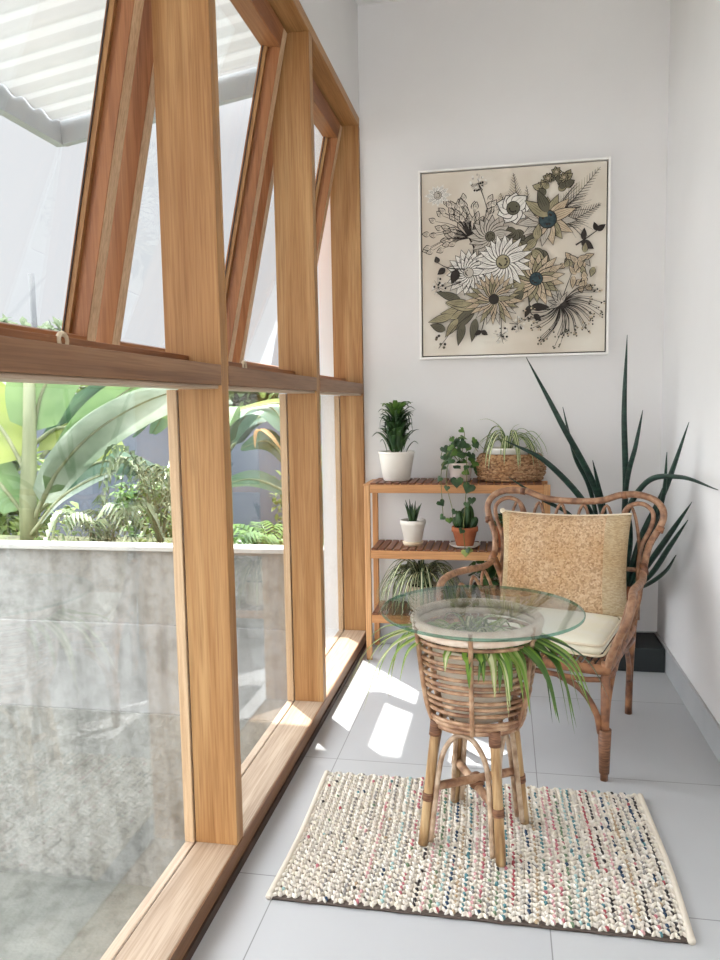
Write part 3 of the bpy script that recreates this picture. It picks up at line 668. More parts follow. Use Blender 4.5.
vines = [[(0, 0, .96), (-.05, -.05, 1.02), (-.085, -.09, .93), (-.08, -.125, .80), (-.075, -.125, .72)], [(0, 0, .96), (.03, -.08, 1.0), (.035, -.13, .9), (.03, -.135, .8), (.02, -.14, .66), (.03, -.14, .55)],
         [(0, 0, .96), (-.03, -.07, 1.03), (-.06, -.13, .9), (-.03, -.14, .75), (-.035, -.13, .70)], [(0, 0, .96), (-.02, 0, 1.06), (-.05, 0, 1.09)], [(0, 0, .96), (.02, 0, 1.1), (.0, 0, 1.135)], [(0, 0, .96), (.05, -.03, 1.05), (.085, -.04, 1.02)], [(0, 0, .96), (-.07, -.02, 1.04), (-.095, -.02, .99)]]
for vn in vines:
    P = cr([(c[0]+a, c[1]+b, z) for a, b, z in vn], 6); vi.tube(P, .0018, 5)
    for i in range(4, len(P), 5):
        heart(mb, P[i]+Vector((R_(-.012, .012), -.008, R_(-.01, .01))), (R_(-.5, .5), -1, R_(0, .7)), R_(.016, .024), random.choice([0, 0, 0, 1]), R_(-.8, .8)+PI)
for k in range(38):
    a = R_(0, 2*PI); r = R_(.02, .085); z = R_(.93, 1.10)-r*.35
    heart(mb, (c[0]+r*math.cos(a), c[1]+.7*r*math.sin(a)-.03, z), (math.cos(a)*.7, -.7+.4*math.sin(a), R_(.2, 1)), R_(.018, .028), random.choice([0, 0, 1]), R_(-1, 1)+PI)
heart(mb, (c[0]+.03, c[1]-.145, .552), (0, -1, .3), .024, 2, PI); heart(mb, (c[0]+.05, c[1]-.14, .565), (.2, -1, .3), .016, 2, 2.5)
heart(mb, (c[0]-.01, c[1]-.13, .885), (0, -1, .3), .034, 0, PI); heart(mb, (c[0]+.045, c[1]-.14, .858), (0, -1, .3), .034, 0, PI-.4); heart(mb, (c[0]+.06, c[1]-.14, .80), (.2, -1, .3), .022, 0, PI)
vi.build('vines', STEM, e); mb.build('leaves', [LEAF_DK, LEAF_MD, LEAF_LT], e)

# c: woven basket holding a white pot with spider plant
c = (.03, 3.725)
bk = thing('woven_basket', (c[0], c[1], ZT[3]), 'low round woven seagrass basket on the right end of the top shelf', 'basket')
mb = MB(); prof = [(.001, .878), (.135, .878), (.148, .884), (.162, .925), (.163, .955), (.155, .985), (.145, 1.004), (.139, 1.007), (.137, 1.0), (.150, .955), (.145, .9), (.001, .886)]
mb.lathe(prof, c, 56, 0, 1, .78)
for k in range(9):
    z = .890+.013*k; r = .166 if .91 < z < .97 else .158
    rr = [(.152), .157, .163, .165, .165, .164, .160, .154, .147][k]
    mb.tube([(c[0]+rr*math.cos(2*PI*j/48), c[1]+.78*rr*math.sin(2*PI*j/48), z+.0025*math.sin(j*12+k*3)) for j in range(48)], .0062, 6, 0, closed=True)
mb.build('weave', BASKET, bk)
sp = thing('spider_plant', (c[0]-.01, c[1], .888), 'variegated spider plant in a white pot sitting inside the woven basket', 'plant')
cc = (c[0]-.01, c[1]); mb = MB(); pot(mb, cc, .888, 1.035, .07, .098, .004, .012); mb.build('pot', POTW, sp); soil(cc, 1.018, .09, sp)
def spider(cc, z, n, L0, L1, w, mats, parent, seed, droop=1.0, arc=(0, 2*PI), upness=1.0, yl=None, name='foliage', m=0, m2=1):
    random.seed(seed); mb = MB()
    for k in range(n):
        a = R_(*arc); l = R_(L0, L1); h = R_(.35, .9)*upness; x, y = cc[0]+.015*math.cos(a), cc[1]+.015*math.sin(a)
        ca, sa = math.cos(a), math.sin(a)
        if yl and sa > 0: sa *= yl
        P = cr([(x, y, z), (x+.22*l*ca, y+.22*l*sa, z+.45*l*h+.02), (x+.55*l*ca, y+.55*l*sa, z+.55*l*h), (x+.85*l*ca, y+.85*l*sa, z+(.28*h-.30*droop)*l), (x+.95*l*ca, y+.95*l*sa, z+(.1*h-.75*droop)*l)], 4)
        mb.blade(P, w*R_(.8, 1.2), .35, m, m2, prof=lambda t: min(1, .5+2*t)*(1-t**3)+.03)
    mb.build(name, mats, parent); return mb
spider(cc, 1.02, 34, .10, .19, .007, [LEAF_MD, LEAF_CR], sp, 6, .7, yl=.5, upness=1.2)
mb = MB(); 
for pts in [[(0, 0, 1.02), (-.03, -.02, 1.12), (-.09, -.03, 1.17), (-.15, -.03, 1.165)], [(0, 0, 1.02), (-.06, 0, 1.10), (-.11, 0, 1.08), (-.125, 0, 1.05)], [(0, 0, 1.02), (.02, 0, 1.12), (.06, 0, 1.15)], [(-.1, .02, 1.01), (-.13, .02, 1.04), (-.16, .02, 1.08)], [(.06, 0, 1.02), (.11, -.04, 1.05), (.16, -.04, 1.11)],
            [(0, 0, 1.02), (.07, -.02, 1.1), (.13, -.05, 1.07), (.17, -.07, .98)], [(0, 0, 1.02), (.08, -.02, 1.08), (.12, -.08, 1.02), (.15, -.1, .94)], [(0, 0, 1.02), (.1, 0, 1.11), (.16, -.01, 1.06), (.185, -.02, 1.0)]]:
    mb.blade(cr([(cc[0]+a, cc[1]+b, z) for a, b, z in pts], 5), .0075, .35, 0, 1, prof=lambda t: min(1, .5+2*t)*(1-t**3)+.03)
mb.build('long_leaves', [LEAF_MD, LEAF_CR], sp)

# d: white pot with spiky succulent
c = (-.44, 3.71); e = thing('potted_aloe', (c[0], c[1], ZT[2]), 'small white pot with dark spiky succulent, left on the middle shelf', 'plant')
mb = MB(); pot(mb, c, ZT[2]+.018, .682, .044, .060, .006, .022); mb.build('pot', POTW, e); soil(c, .668, .052, e)
mb = MB(); mb.lathe([(.001, ZT[2]), (.046, ZT[2]), (.052, ZT[2]+.018), (.048, ZT[2]+.02), (.001, ZT[2]+.018)], c, 32); mb.build('pot_base', POTC, e)
random.seed(9); mb = MB()
for k in range(15):
    a = k*2.4; o = R_(.1, .75); l = R_(.075, .125); ca, sa = math.cos(a), math.sin(a)
    mb.tube(cr([(c[0]+.01*ca, c[1]+.01*sa, .67), (c[0]+(.01+.3*l*o)*ca, c[1]+(.01+.3*l*o)*sa, .67+.5*l), (c[0]+(.01+.6*l*o)*ca, c[1]+(.01+.6*l*o)*sa, .67+l*(1-.25*o))], 4), lambda t: .008*(1-t)**.8+.0006, 6)
mb.build('foliage', LEAF_DK, e)

# e: terracotta pot with lobed cactus on a white saucer
c = (-.185, 3.69)
sc = thing('saucer', (c[0], c[1], ZT[2]), 'white saucer under the cactus pot on the middle shelf', 'saucer')
mb = MB(); mb.lathe([(.001, ZT[2]), (.055, ZT[2]), (.074, ZT[2]+.011), (.076, ZT[2]+.014), (.072, ZT[2]+.014), (.054, ZT[2]+.005), (.001, ZT[2]+.005)], c, 40); mb.build('dish', POTW, sc)
e = thing('potted_cactus', (c[0], c[1], ZT[2]+.005), 'terracotta pot with rounded dark green cactus, on a white saucer', 'plant')
mb = MB(); pot(mb, c, ZT[2]+.0055, .655, .042, .058, .012, .024); mb.build('pot', TERRA, e); soil(c, .64, .05, e)
mb = MB()
for (dx, dy, h, rx, tl_) in [(.012, 0, .058, .028, .08), (-.014, -.012, .045, .024, -.15), (.0, .015, .05, .026, .0), (-.03, .005, .03, .017, -.4), (.032, -.01, .032, .018, .4)]:
    M3 = Matrix.Rotation(tl_, 3, 'Y')
    for q in range(2):
        mb.ell((c[0]+dx+math.sin(tl_)*h, c[1]+dy, .645+h*math.cos(tl_)), (rx, rx*.55, h), 16, 10, 0, M3 @ Matrix.Rotation(q*PI/2, 3, 'Z'))
mb.build('cactus_body', LEAF_DK, e)
# f: terracotta pot behind the chair
c = (.005, 3.71); e = thing('potted_succulent', (c[0], c[1], ZT[2]), 'terracotta pot with small dark succulent, on the middle shelf behind the chair back', 'plant')
mb = MB(); pot(mb, c, ZT[2], .66, .046, .062, .01, .026); mb.build('pot', TERRA, e); soil(c, .645, .052, e)
random.seed(12); mb = MB()
for k in range(22):
    a = k*2.4; r = .05*((k+1)/22)**.6; z = .72-.06*(k/22)
    mb.ell((c[0]+r*math.cos(a), c[1]+r*math.sin(a), z), (.016, .016, .006), 8, 5, 0, Matrix.Rotation(a, 3, 'Z') @ Matrix.Rotation(-.4, 3, 'Y'))
    mb.tube([(c[0], c[1], .645), (c[0]+r*math.cos(a), c[1]+r*math.sin(a), z)], .002, 5, 1)
mb.build('foliage', [LEAF_DK, STEM], e)
# g: lower shelf plants
c = (-.40, 3.715); e = thing('spider_plant', (c[0], c[1], ZT[1]), 'bushy striped spider plant in a pale pot, left on the bottom shelf', 'plant')
mb = MB(); pot(mb, c, ZT[1], .36, .06, .078, .006, .02); mb.build('pot', POTC, e); soil(c, .345, .068, e)
spider(c, .35, 120, .14, .24, .0065, [LEAF_DK, LEAF_CR], e, 14, .75, yl=.5, upness=1.15)
c = (-.06, 3.715); e = thing('potted_peperomia', (c[0], c[1], ZT[1]), 'dark leafy plant in a dark brown pot on the bottom shelf behind the chair arm', 'plant')
mb = MB(); pot(mb, c, ZT[1], .37, .065, .082, .008, .02); mb.build('pot', DARKPOT, e); soil(c, .355, .07, e)
random.seed(17); mb = MB()
for k in range(70):
    a = R_(0, 2*PI); r = R_(.01, .11); z = .47+R_(-.06, .05)-r*.5
    mb.tube([(c[0], c[1], .36), (c[0]+r*math.cos(a), c[1]+r*math.sin(a), z)], .0015, 4, 1)
    heart(mb, (c[0]+r*math.cos(a), c[1]+.85*r*math.sin(a), z), (math.cos(a)*.6, math.sin(a)*.6-.3, 1), R_(.02, .03), 0, R_(-1, 1))
mb.build('foliage', [LEAF_DK, STEM], e)

# ------------------------------------------------------------------ picture
px0, px1, pz0, pz1 = -.4108, .4886, 1.4699, 2.3777
pc = thing('framed_picture', ((px0+px1)/2, YB, (pz0+pz1)/2), 'square botanical flower drawing in a thin white frame on the back wall', 'picture')
y0, y1 = YB-.042, YB-.002
fr = MB(); t = .010
fr.box(px0, px1, y0, y1, pz0, pz0+t).box(px0, px1, y0, y1, pz1-t, pz1).box(px0, px0+t, y0, y1, pz0+t, pz1-t).box(px1-t, px1, y0, y1, pz0+t, pz1-t)
fr.build('frame', FRAMEW, pc, bevel=.001)
MB().box(px0+t, px1-t, y1-.008, y1-.002, pz0+t, pz1-t).build('backing', FRAMED, pc)
ca0, ca1, cz0, cz1 = px0+t+.006, px1-t-.006, pz0+t+.006, pz1-t-.006
CV = MB(); CV.box(ca0, ca1, y0+.010, y1-.008, cz0, cz1)
PAPER = mat('print_paper', srgb(206, 193, 176), srgb(226, 220, 208), rough=.8, scale=(2.2, 2.2, 2.2), c3=srgb(216, 206, 191))
INK = mat('ink_line', srgb(52, 46, 42), rough=.9); PWHT = mat('print_white', srgb(232, 228, 220), srgb(216, 211, 202), scale=(30, 30, 30), rough=.9)
POLV = mat('print_olive', srgb(140, 132, 104), srgb(166, 156, 126), scale=(30, 30, 30), rough=.9); PTAN = mat('print_tan', srgb(186, 166, 140), srgb(204, 186, 160), scale=(30, 30, 30), rough=.9)
PTEAL = mat('print_teal', srgb(62, 80, 84), srgb(40, 52, 58), scale=(60, 60, 60), rough=.9); PGRY = mat('print_grey', srgb(186, 178, 166), rough=.9); PDK = mat('print_dark', srgb(98, 94, 78), rough=.9)
PM = [PAPER, INK, PWHT, POLV, PTAN, PTEAL, PGRY, PDK]
LAY = [0]
def cpt(u, v, l): return (ca0+u*(ca1-ca0), y0+.0095-l*6e-6, cz1-v*(cz1-cz0))
def poly(pts, m):
    LAY[0] += 1; CV.add([cpt(u, v, LAY[0]) for u, v in pts], [tuple(range(len(pts)))], m, False)
def stroke(pts, w=.0025, m=1, taper=True):
    P = [(p.x, p.y) for p in cr([(a, b, 0) for a, b in pts], 6)]; LAY[0] += 1; V = []
    for i, (a, b) in enumerate(P):
        q0, q1 = P[max(0, i-1)], P[min(len(P)-1, i+1)]; dx, dy = q1[0]-q0[0], q1[1]-q0[1]; d = math.hypot(dx, dy) or 1
        ww = w*(1-.6*i/len(P)) if taper else w
        V += [cpt(a-dy/d*ww, b+dx/d*ww, LAY[0]), cpt(a+dy/d*ww, b-dx/d*ww, LAY[0])]
    CV.add(V, [(2*i, 2*i+1, 2*i+3, 2*i+2) for i in range(len(P)-1)], m, False)
def petal(u, v, a, l, w, m, out=True, r0=0):
    def shp(k, l_, w_):
        P = []
        for i in range(13):
            t = i/12; P.append((r0*l+t*(l_-r0*l), w_*math.sin(PI*t**.75)))
        P += [(x, -y) for x, y in reversed(P[1:-1])]
        ca, sa = math.cos(a), math.sin(a)
        return [(u+x*ca-y*sa, v+x*sa+y*ca) for x, y in P]
    if out: poly(shp(0, l+.005, w+.0042), 1)
    poly(shp(0, l, w), m)
    for q in (-.45, 0, .45):
        ox, oy = -math.sin(a)*w*q, math.cos(a)*w*q
        stroke([(u+l*.3*math.cos(a)+ox, v+l*.3*math.sin(a)+oy), (u+l*.78*math.cos(a)+ox*.8, v+l*.78*math.sin(a)+oy*.8)], .0010, 1)
def disc(u, v, r, m, n=16): poly([(u+r*math.cos(2*PI*k/n), v+r*math.sin(2*PI*k/n)) for k in range(n)], m)
def flower(u, v, r, n, m, mc, rc, sq=.85, w=.2, a0=0, rows=1, out=True):
    for q in range(rows):
        rr = r*(1-.3*q)
        for k in range(n):
            a = a0+2*PI*k/n+q*PI/n; l = rr*random.uniform(.88, 1.05)*(abs(math.cos(a))+sq*abs(math.sin(a)))/(abs(math.cos(a))+abs(math.sin(a)))
            petal(u, v, a, l, rr*w, m if isinstance(m, int) else random.choice(m), out)
    disc(u, v, rc*1.12, 1); disc(u, v, rc, mc)
    for k in range(10):
        a = R_(0, 2*PI); disc(u+rc*.6*math.cos(a), v+rc*.6*math.sin(a), rc*.14, 1, 6)
def leaf2(u, v, a, l, w, m): petal(u, v, a, l, w, m)
random.seed(33)
# berry spray
for k in range(62):
    a = math.radians(R_(158, 318)); l = R_(.08, .245); bu, bv = .265, .36
    eu, ev = bu+l*math.cos(a), bv+l*math.sin(a)*.95
    stroke([(bu, bv), (bu+.5*l*math.cos(a+.2), bv+.5*l*math.sin(a+.2)), (eu, ev)], .0022, 1)
    petal(eu-.012*math.cos(a), ev-.012*math.sin(a), a, .040, .012, 0)
stroke([(.265, .36), (.29, .42), (.27, .48)], .005)
flower(.09, .12, .075, 12, 2, 6, .02, .8, .2, out=False)
for (fu, fv, ln) in [(.315, .07, .1), (.09, .62, .05), (.44, .9, .06), (.53, .84, .03)]:
    for k in range(26): a = R_(0, 2*PI); r = R_(.01, .05); disc(fu+r*math.cos(a), fv+r*math.sin(a), .0065, random.choice([1, 2, 6]), 7)
    for k in range(9): a = R_(0, 2*PI); stroke([(fu, fv), (fu+.045*math.cos(a), fv+.045*math.sin(a))], .0011)
stroke([(.315, .07), (.345, .15), (.37, .24)], .003); stroke([(.44, .9), (.44, .8), (.43, .72)], .0025)
def fernspike(u, v, u2_, v2_, n, l, m=3):
    stroke([(u, v), ((u+u2_)/2+.006, (v+v2_)/2), (u2_, v2_)], .0022); a = math.atan2(v2_-v, u2_-u)
    for k in range(n):
        t = .15+.85*k/n; x, y = u+(u2_-u)*t, v+(v2_-v)*t; ll = l*(1.1-t)
        for q in (-1, 1): stroke([(x, y), (x+ll*math.cos(a+q*.7), y+ll*math.sin(a+q*.7))], .0017, random.choice([1, m]))
fernspike(.52, .2, .505, .0+.03, 9, .06); fernspike(.45, .2, .435, .13, 5, .04); fernspike(.58, .19, .575, .1, 5, .03)
fernspike(.72, .30, .965, .03, 15, .10); fernspike(.74, .34, .97, .22, 13, .09, 1)
for k in range(44):
    a = math.radians(R_(-75, 40)); l = R_(.10, .22); stroke([(.73, .28), (.73+.5*l*math.cos(a), .28+.5*l*math.sin(a)), (.73+l*math.cos(a+.15), .28+l*math.sin(a+.15))], .0013)
for k in range(17): a = math.radians(-90+R_(-50, 50)); r = R_(.06, .2); leaf2(.715+r*.6*math.cos(a), .2+r*.8*math.sin(a), a+R_(-.7, .7), .05, .016, random.choice([3, 7, 3]))
for (fu, fv) in [(.735, .04), (.775, .07), (.69, .07)]: flower(fu, fv, .026, 7, 3, 4, .008, 1, .35)
flower(.505, .215, .092, 9, 2, 7, .034, .9, .46)
for a in (.9, 1.6, 2.4, 2.9): leaf2(.52, .33, a, .08, .02, 7)
flower(.69, .285, .165, 15, [4, 4, 6, 3], 5, .045, .8, .16, .1)
leaf2(.69, .27, -2.5, .15, .028, 3); leaf2(.69, .25, -2.0, .13, .026, 7)
stroke([(.84, .43), (.89, .40), (.95, .36)], .0045); leaf2(.87, .41, .6, .075, .018, 1); leaf2(.95, .36, -.6, .05, .012, 1); leaf2(.95, .36, -1.9, .045, .01, 1); leaf2(.88, .405, -1.5, .06, .012, 1)
for k in range(22): a = R_(0, 2*PI); r = R_(.0, .085); petal(.86+r*math.cos(a), .52+r*math.sin(a)*.9, R_(0, 2*PI), R_(.035, .07), .013, random.choice([4, 4, 6, 3]))
for k in range(9): a = R_(0, 2*PI); petal(.875+R_(-.02, .03), .63+R_(-.02, .03), a, .04, .014, 4)
for k in range(12): leaf2(.6+R_(-.06, .06), .43+R_(-.04, .05), R_(0, 6.28), .085, .022, random.choice([3, 7]))
flower(.63, .60, .165, 19, [3, 3, 4, 4], 5, .034, .85, .14, .2, 2)
leaf2(.57, .62, 2.7, .13, .028, 3); leaf2(.56, .66, 2.3, .11, .022, 7)
flower(.38, .36, .125, 19, 6, 7, .026, .85, .19, .2); flower(.26, .55, .135, 19, 2, 6, .026, .95, .19, .1, 2); flower(.45, .50, .165, 21, 2, 3, .036, .85, .135, 0)
for a, l in ((3.0, .2), (2.75, .16), (2.4, .2), (3.3, .17)): leaf2(.30, .74, a, l, .028, random.choice([3, 7]))
for (u, v, a, l) in [(.17, .78, 2.9, .14), (.2, .8, 2.2, .12), (.23, .82, 1.8, .13), (.3, .8, 1.75, .13), (.13, .86, 3.5, .09), (.22, .7, 3.5, .15), (.27, .72, 3.25, .14)]: leaf2(u, v, a, l, .02, random.choice([3, 7]))
stroke([(.34, .74), (.2, .83), (.09, .96)], .003)
for k in range(7): disc(.07+R_(0, .06), .88+R_(0, .09), .008, random.choice([1, 7]), 8)
flower(.40, .70, .165, 25, [3, 4, 4, 6], 1, .026, .85, .10, .1, 2)
stroke([(.24, .53), (.15, .52), (.09, .49)], .004); leaf2(.2, .53, 2.0, .08, .022, 1); leaf2(.13, .52, 2.5, .05, .014, 1); leaf2(.09, .49, -1.9, .035, .012, 1); stroke([(.22, .6), (.13, .625)], .003)
stroke([(.59, .70), (.6, .78), (.63, .80)], .004); leaf2(.6, .75, .05, .10, .018, 1); leaf2(.6, .74, 2.0, .07, .013, 1); leaf2(.62, .79, .8, .05, .012, 1)
stroke([(.35, .80), (.33, .87), (.30, .9)], .003); leaf2(.33, .87, .6, .04, .01, 1); leaf2(.33, .87, 2.6, .04, .01, 1)
uu, uv = .76, .74
for k in range(52):
    a = math.radians(-25+200*k/51+R_(-4, 4)); l = R_(.15, .235); eu, ev = uu+l*math.cos(a)*.98, min(.975, uv+l*math.sin(a))
    stroke([(uu, uv), (uu+.5*l*math.cos(a-.25), uv+.5*l*math.sin(a-.25)), (eu, ev)], .0022)
    for q in range(3): disc(eu+R_(-.012, .012), ev+R_(-.01, .01), .005, random.choice([1, 7, 4]), 6)
stroke([(uu, uv), (.80, .63), (.82, .58)], .003); stroke([(uu, uv), (.85, .66), (.93, .65)], .003); stroke([(uu, uv), (.72, .62)], .0025)
for k in range(5): leaf2(uu, uv, math.radians(160+35*k), .07, .009, 6)
CV.build('print', PM, pc)

# ------------------------------------------------------------------ rug
def rug():
    rx0, rx1, ry0, ry1 = -.594, .438, 1.747, 2.42
    random.seed(77)
    nx, ny = 50, 33; dx = (rx1-rx0-.034)/nx; dy = (ry1-ry0-.012)/ny
    mb = MB(); cols = []
    cream = [(226, 218, 206), (236, 230, 220), (216, 208, 196), (222, 212, 198), (230, 222, 206)]
    pal = {'pink': (190, 120, 128), 'rose': (208, 164, 164), 'teal': (92, 134, 140), 'aqua': (160, 188, 186), 'dark': (66, 62, 62), 'navy': (60, 78, 100), 'green': (116, 138, 110), 'tan': (180, 158, 130), 'red': (166, 86, 92), 'grey': (150, 146, 142), 'pale': (204, 196, 186)}
    seq = ['pale']*5+['grey', 'pale', 'pale', 'grey', 'pale', 'rose', 'grey', 'pale', 'aqua', 'grey', 'pink', 'pale', 'dark', 'rose', 'green', 'aqua', 'navy', 'tan', 'teal', 'rose', 'pink', 'grey', 'green', 'teal', 'red', 'pale', 'navy', 'tan', 'teal', 'rose', 'pink', 'green', 'aqua', 'teal', 'pale', 'red', 'dark', 'rose', 'navy', 'tan', 'dark', 'grey', 'navy', 'dark', 'rose', 'teal', 'grey']
    jx = lambda y: .005*math.sin(y*7)
    def lump(x, y, z, r, ang, c):
        n0 = len(mb.v); f = R_(.9, 1.03); q = srgb(*c)
        mb.ell((x, y, z), r, 7, 4, 0, Matrix.Rotation(ang, 3, 'Z'))
        cols.extend([(q[0]*f, q[1]*f, q[2]*f, 1)]*(len(mb.v)-n0))
    for i in range(nx):
        for j in range(ny):
            x = rx0+.017+dx*(i+.5); y = ry0+.006+dy*(j+.5); x += jx(y)
            for q in (-1, 1):
                lump(x+q*dx*.22+R_(-.0015, .0015), y+dy*(.5 if i % 2 else 0)+R_(-.002, .002), .0082+R_(-.001, .001), (dx*.235, dy*.58, .0085), q*R_(.5, .75), random.choice(cream))
            s_ = seq[i]
            c = pal[s_] if random.random() < .70 else (random.choice(cream) if random.random() < .6 else random.choice(list(pal.values())))
            if i < nx-1:
                lump(x+dx*.5+R_(-.0015, .0015), y+dy*(.5 if i % 2 else 0)+R_(-.002, .002), .0098+R_(-.001, .0012), (dx*.29*R_(.85, 1.15), dy*.33*R_(.85, 1.2), .0082), R_(-.4, .4), c)
    n0 = len(mb.v); mb.box(rx0+.014, rx1-.014, ry0+.006, ry1-.006, .001, .008); cols += [srgb(96, 86, 80)]*(len(mb.v)-n0)
    for x in (rx0+.010, rx1-.010):
        n0 = len(mb.v); mb.tube(cr([(x+jx(ry0+(ry1-ry0)*k/12), ry0+.004+(ry1-ry0-.008)*k/12, .009) for k in range(13)], 4), .0095, 8); cols += [srgb(222, 212, 196)]*(len(mb.v)-n0)
    for y in (ry0+.003, ry1-.003):
        n0 = len(mb.v); mb.tube([(rx0+.012+(rx1-rx0-.024)*k/40, y+(.004 if y < 2 else -.004)+.002*math.sin(k*1.3), .0055) for k in range(41)], .0038, 6); cols += [srgb(90, 80, 74)]*(len(mb.v)-n0)  # dark end cords: dark backing plus shadow under the edge, in their colour
    me = bpy.data.meshes.new('woven_rug'); me.from_pydata(mb.v, [], mb.f)
    me.polygons.foreach_set('use_smooth', [True]*len(me.polygons))
    at = me.color_attributes.new('yarn', 'FLOAT_COLOR', 'POINT')
    at.data.foreach_set('color', [q for c in cols for q in c])
    me.materials.append(attrmat('rug_yarn'))
    o = bpy.data.objects.new('woven_rug', me); COL.objects.link(o)
    tag(o, 'chunky cream woven rug flecked with pink, teal and navy yarn on the grey tiles', 'rug')
rug()
ZRUG = .017

# ------------------------------------------------------------------ cane plant stand used as a table
tc_ = Vector((-.075, 2.125, 0))
st = thing('plant_stand', (tc_.x, tc_.y, ZRUG), 'round rattan basket plant stand on four cane legs, standing on the rug', 'plant stand')
feet = [(-.006, 1.968), (-.222, 2.033), (.062, 2.192), (-.148, 2.285)]
hz = .372
tops = []
for (x, y) in feet:
    d = Vector((x-tc_.x, y-tc_.y, 0)); tp = tc_+d*.74; tops.append(tp)
    P = [Vector((x, y, ZRUG)).lerp(Vector((tp.x, tp.y, hz)), k/8) for k in range(9)]
    lg = MB(); lg.tube(P, lambda t: .0142-.0008*t, 12); 
    lo = lg.build('leg', BAMBOO, st)
    for t0, t1 in ((.88, 1.0), (.36, .42)):
        MB().tube([Vector((x, y, ZRUG)).lerp(Vector((tp.x, tp.y, hz)), t0+(t1-t0)*k/4) for k in range(5)], .0168, 12).build('binding', WRAP, lo)
# cross stretchers
zs_ = ZRUG+.39*(hz-ZRUG)
def at_leg(i, z): return Vector((feet[i][0], feet[i][1], 0)).lerp(Vector((tops[i].x, tops[i].y, 0)), (z-ZRUG)/(hz-ZRUG))+Vector((0, 0, z))
for (i, j, dz) in ((0, 3, .0), (1, 2, .024)):
    MB().tube([at_leg(i, zs_+dz).lerp(at_leg(j, zs_+dz), k/6) for k in range(7)], .0125, 10).build('stretcher', RATTAN, st)
cm = at_leg(0, zs_).lerp(at_leg(3, zs_), .5)
MB().ell(cm+Vector((0, 0, .012)), (.024, .024, .026), 12, 8).build('cross_binding', WRAP, st)
# arch braces between neighbouring legs
order = [0, 1, 3, 2]
for q in range(4):
    i, j = order[q], order[(q+1) % 4]
    a, b = at_leg(i, .13), at_leg(j, .13); mid = (at_leg(i, hz)+at_leg(j, hz))/2
    a2, b2 = at_leg(i, .26), at_leg(j, .26)
    ins = lambda p, f: Vector((tc_.x+(p.x-tc_.x)*f, tc_.y+(p.y-tc_.y)*f, p.z))
    d1 = (b-a).normalized()*.0225
    f0, f1 = at_leg(i, .03), at_leg(j, .03)
    dn = lambda p, q, t, z: Vector((p.x+(q.x-p.x)*t, p.y+(q.y-p.y)*t, z))
    P = cr([f0+d1, a+d1, a2+d1*1.15, dn(a2, b2, .30, .325), dn(a2, b2, .5, .346), dn(a2, b2, .70, .325), b2-d1*1.15, b-d1, f1-d1], 6)
    MB().tube(P, .0075, 8).build('arch_brace', ARCHC, st)
# basket hoops
def hoop(r, z, t, wob=0, n=56): return [(tc_.x+r*math.cos(2*PI*k/n), tc_.y+r*math.sin(2*PI*k/n), z+wob*math.sin(6*PI*k/n)) for k in range(n)]
prof_b = lambda z: .116+.057*max(0, (z-.355)/.295)**.5
zz = [.362, .374, .392, .413, .434, .455, .476, .497, .518, .539, .560, .581, .602]
for k, z in enumerate(zz):
    MB().tube(hoop(prof_b(z), z+.003*math.sin(k*2.3), 0, .0022), .0056 if k > 1 else .009, 8, closed=True).build('hoop', RATTAN, st)
for z, r, t in ((.624, .171, .0105), (.647, .174, .0125)):
    MB().tube(hoop(r, z, 0), t, 10, closed=True).build('rim', RIMCANE, st)
for k in range(6):
    a = -1.62+k*2*PI/6
    MB().tube(cr([(tc_.x+(prof_b(z)+.009)*math.cos(a), tc_.y+(prof_b(z)+.009)*math.sin(a), z) for z in (.36, .42, .48, .54, .6, .655)], 3), .0068, 8).build('upright', RATTAN, st)
b_ = MB()
for k in range(7):
    x = -.1+.2*k/6; l = math.sqrt(max(.0, .122**2-x*x)); b_.tube([(tc_.x+x, tc_.y-l, .366), (tc_.x+x, tc_.y+l, .366)], .006, 6)
b_.build('basket_floor', RATTAN, st)
# pot with spider plant inside
pp = thing('spider_plant', (tc_.x, tc_.y, .373), 'spider plant in a cream pot inside the rattan stand, long leaves drooping out', 'plant')
mb = MB(); pot(mb, (tc_.x, tc_.y), .373, .58, .092, .126, .004, .014); mb.build('pot', mat('ivory_pot', srgb(242, 232, 216), srgb(236, 224, 204), rough=.5), pp); soil((tc_.x, tc_.y), .562, .118, pp)
random.seed(50)
fol = MB()
for k in range(54):
    a = R_(0, 2*PI); l = R_(.08, .135); zt = R_(.585, .63); ca, sa = math.cos(a), math.sin(a); x, y = tc_.x+R_(-.04, .04), tc_.y+R_(-.04, .04)
    fol.blade(cr([(x, y, .555), (x+.35*l*ca, y+.35*l*sa, zt), (x+.8*l*ca, y+.8*l*sa, zt+.004), (x+1.0*l*ca, y+1.0*l*sa, zt-.035)], 4), R_(.005, .008), .3, random.choice([0, 0, 2, 4]), random.choice([None, 1, 3]), prof=lambda t: min(1, .5+2*t)*(1-t**3)+.03)
